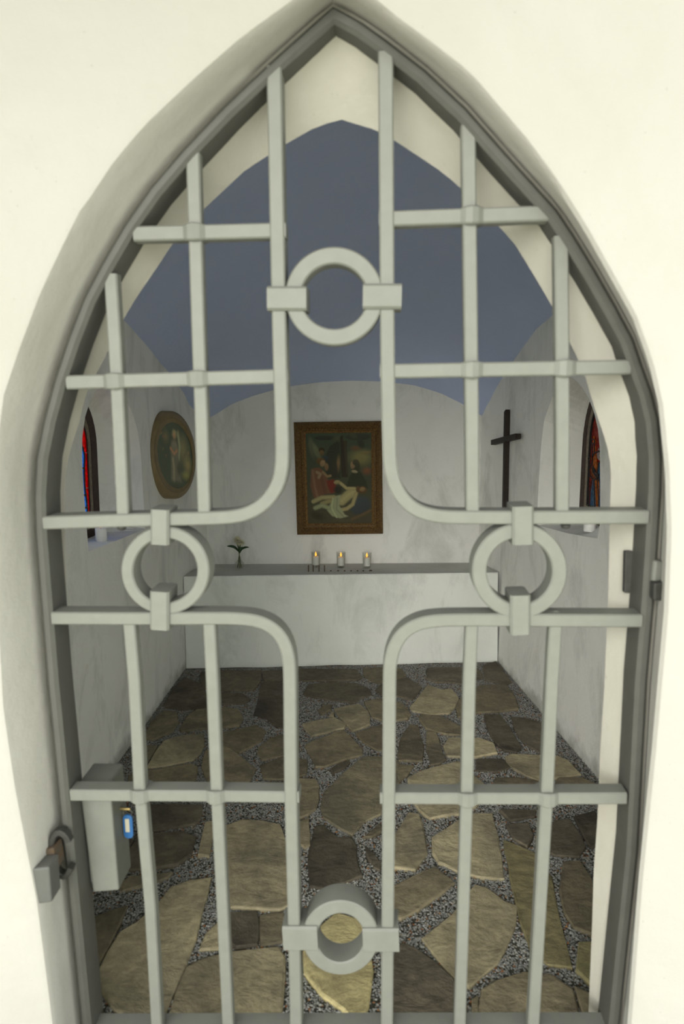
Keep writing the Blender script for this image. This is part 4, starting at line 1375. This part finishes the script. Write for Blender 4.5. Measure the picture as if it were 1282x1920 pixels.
# ------------------------------------------------------------------ candles in glasses on the altar
def flame(parent, c, r=.0045, h=.022):
    mb = MB(); mb.lathe([(.0006, 0), (r*.8, h*.2), (r, h*.38), (r*.7, h*.62), (r*.3, h*.85), (.0004, h)], c, 14)
    f_ = mb.build('flame', M['flame'], parent, smooth=True)
    mb = MB(); mb.tube([Vector(c)-Vector((0, 0, .006)), Vector(c)+Vector((0, 0, .003))], .0009, 6)
    mb.build('wick', M['lead'], parent)
    return f_
def glass_candle(px, py, label):
    b = floor_pt(px, py, ALT)
    g = empty('candle_glass', b, label, 'candle', 'three lit candles in glasses on the altar')
    mb = MB()
    mb.lathe([(.0215, 0), (.0225, .002), (.0265, .088), (.0272, .089), (.0262, .089), (.0215, .012), (.001, .011)], b, 32, False)
    mb.f.append(tuple(range(32))[::-1])
    mb.build('glass', M['glass'], g, smooth=True)
    mb = MB(); mb.lathe([(.001, .0125), (.0185, .0125), (.0188, .016), (.0188, .058), (.0175, .0605), (.012, .059), (.001, .058)], b, 28, False)
    cnd = mb.build('candle', M['wax'], g, smooth=True)
    flame(cnd, b+Vector((0, 0, .062)), .006, .027)
    lp = bpy.data.lights.new('flame_light', 'POINT'); lp.energy = .045; lp.color = (1, .5, .15); lp.shadow_soft_size = .006
    lo = bpy.data.objects.new('flame_light', lp); COL.objects.link(lo); lo.parent = g; lo.location = (0, 0, .075)
    return g
glass_candle(592, 1063, 'lit candle in a clear glass on the altar, nearest the flower vase')
glass_candle(639, 1064, 'lit candle in a clear glass on the altar, middle of the three')
glass_candle(687.5, 1065, 'lit candle in a clear glass on the altar, farthest from the flower vase')

# short metal pins and stubs in a row along the altar edge
for x, w_ in ((578.3, 'first'), (587, 'second'), (598, 'third'), (608.3, 'fourth')):
    b = floor_pt(x, 1072, ALT); mb = MB()
    mb.lathe([(.0030, 0), (.0032, .002), (.0032, .034), (.0024, .037), (.0008, .038)], b, 10)
    tag(mb.build('metal_pin', M['pin'], None, b), 'thin brown metal pin standing on the altar edge, %s of four counted from the vase' % w_, 'pin', 'upright metal pins on the altar')
for i, x in enumerate((620, 633.6, 646, 658, 670, 681, 694.6)):
    b = floor_pt(x, 1071 if i < 6 else 1070.5, ALT); mb = MB()
    r = .005 if i < 6 else .009
    mb.lathe([(r, 0), (r*.95, .003), (r*.6, .0055), (r*.2, .006)], b, 10)
    big = i == 6
    tag(mb.build('metal_stub', M['pin'], None, b),
        'larger dark metal stub at the end of the row beneath the last candle' if big else 'low dark metal stub on the altar, %s to the right of the upright pins' % ('first', 'second', 'third', 'fourth', 'fifth', 'sixth')[i],
        'stub', 'low metal stubs on the altar')

# ------------------------------------------------------------------ flower vase
vb = floor_pt(449, 1066.5, ALT)
vase = empty('flower_vase', vb, 'small round glass vase holding pale cream flowers on the altar', 'vase')
mb = MB()
mb.lathe([(.012, 0), (.020, .004), (.0265, .018), (.0255, .032), (.016, .045), (.0085, .055), (.0075, .064), (.0095, .068), (.0082, .068), (.0066, .063), (.0075, .054), (.015, .043), (.0235, .031), (.0245, .018), (.018, .006), (.001, .004)], vb, 32, False)
mb.f.append(tuple(range(32))[::-1])
mb.build('glass_body', M['glass'], vase, smooth=True)
for dx, dy in ((.004, .002), (-.005, .003), (.001, -.005)):
    mb = MB(); mb.tube([vb+Vector((dx*2.2, dy*2, .006)), vb+Vector((dx*.6, dy*.5, .06)), vb+Vector((-dx*.8, -dy*.5, .11)), vb+Vector((-dx*2.2-.003, -dy*2, .150))], .0026, 7)
    mb.build('stem', M['stem'], vase)
def leaf(pts, w):
    mb = MB(); v = []; f = []
    P = [Vector(p) for p in catmull(pts, 5)]
    m = len(P)
    for i, p in enumerate(P):
        t = i/(m-1); ww = w*math.sin(pi*(.08+.90*t))**.8
        d = (P[min(i+1, m-1)]-P[max(i-1, 0)]).normalized()
        s = d.cross(Vector((0, -1, .35))).normalized()
        v += [p-s*ww, p+Vector((0, -.0022, -.0016)), p+s*ww]
    for i in range(m-1):
        f += [(i*3, i*3+1, i*3+4, i*3+3), (i*3+1, i*3+2, i*3+5, i*3+4)]
    o = link('leaf', v, f, M['leaf'], vase)
    sm = o.modifiers.new('thick', 'SOLIDIFY'); sm.thickness = .0008
leaf([vb+Vector((-.002, 0, .098)), vb+Vector((-.022, -.004, .122)), vb+Vector((-.045, -.006, .130)), vb+Vector((-.066, -.006, .130))], .0075)
leaf([vb+Vector((.004, 0, .100)), vb+Vector((.022, -.004, .118)), vb+Vector((.038, -.006, .124)), vb+Vector((.056, -.006, .124))], .0062)
leaf([vb+Vector((.004, -.006, .092)), vb+Vector((.004, -.010, .112)), vb+Vector((.008, -.010, .130))], .009)
leaf([vb+Vector((.006, -.006, .098)), vb+Vector((.012, -.010, .114)), vb+Vector((.020, -.010, .128))], .007)
def bloom(c, r, k):
    """a loose head of narrow pointed petals"""
    mb = MB()
    for i in range(k):
        z = 1-1.75*(i+.5)/k; a = i*2.399963
        d = Vector((math.sqrt(1-z*z)*math.cos(a), math.sqrt(1-z*z)*math.sin(a), z)).normalized()
        l = r*R.uniform(.72, 1.12); w = r*.13
        s = d.cross(Vector((.1, .3, 1))).normalized(); u = d.cross(s)
        c_ = Vector(c); tip = c_+d*l+Vector((0, 0, -.12*l)); md = c_+d*l*.62
        mb.add([c_+d*l*.12, md+s*w, tip, md-s*w, md+u*w*.5], [(0,1,4),(1,2,4),(2,3,4),(3,0,4),(0,3,2,1)])
    return mb.build('blossom', M['petal'], vase)
bloom(vb+Vector((-.010, 0, .165)), .027, 90)
bloom(vb+Vector((.014, -.004, .152)), .024, 80)
bloom(vb+Vector((.0, -.010, .150)), .020, 60)

# ------------------------------------------------------------------ candles on the window sills
def sill_candle(b, r, h, label):
    g = empty('pillar_candle', b, label, 'candle')
    mb = MB(); mb.lathe([(r*.97, 0), (r, .002), (r, h-.005), (r*.95, h), (r*.7, h-.002), (.001, h-.004)], b, 32, False)
    mb.f.append(tuple(range(32))[::-1])
    wxb = mb.build('wax_body', M['wax'], g, smooth=False)
    flame(wxb, b+Vector((0, 0, h+.001)), .004, .012)
    return g
lb_ = floor_pt(190, 1017, LSILL+.002)
sill_candle(lb_, .0215, .056, 'white lit pillar candle on the left window sill')
rb_ = floor_pt(1105, 996, RSILL+.002)
sill_candle(rb_, .0235, .050, 'white candle on the right window sill, half hidden by the gate')

for o in bpy.data.objects:
    if '_b' in o: del o['_b']
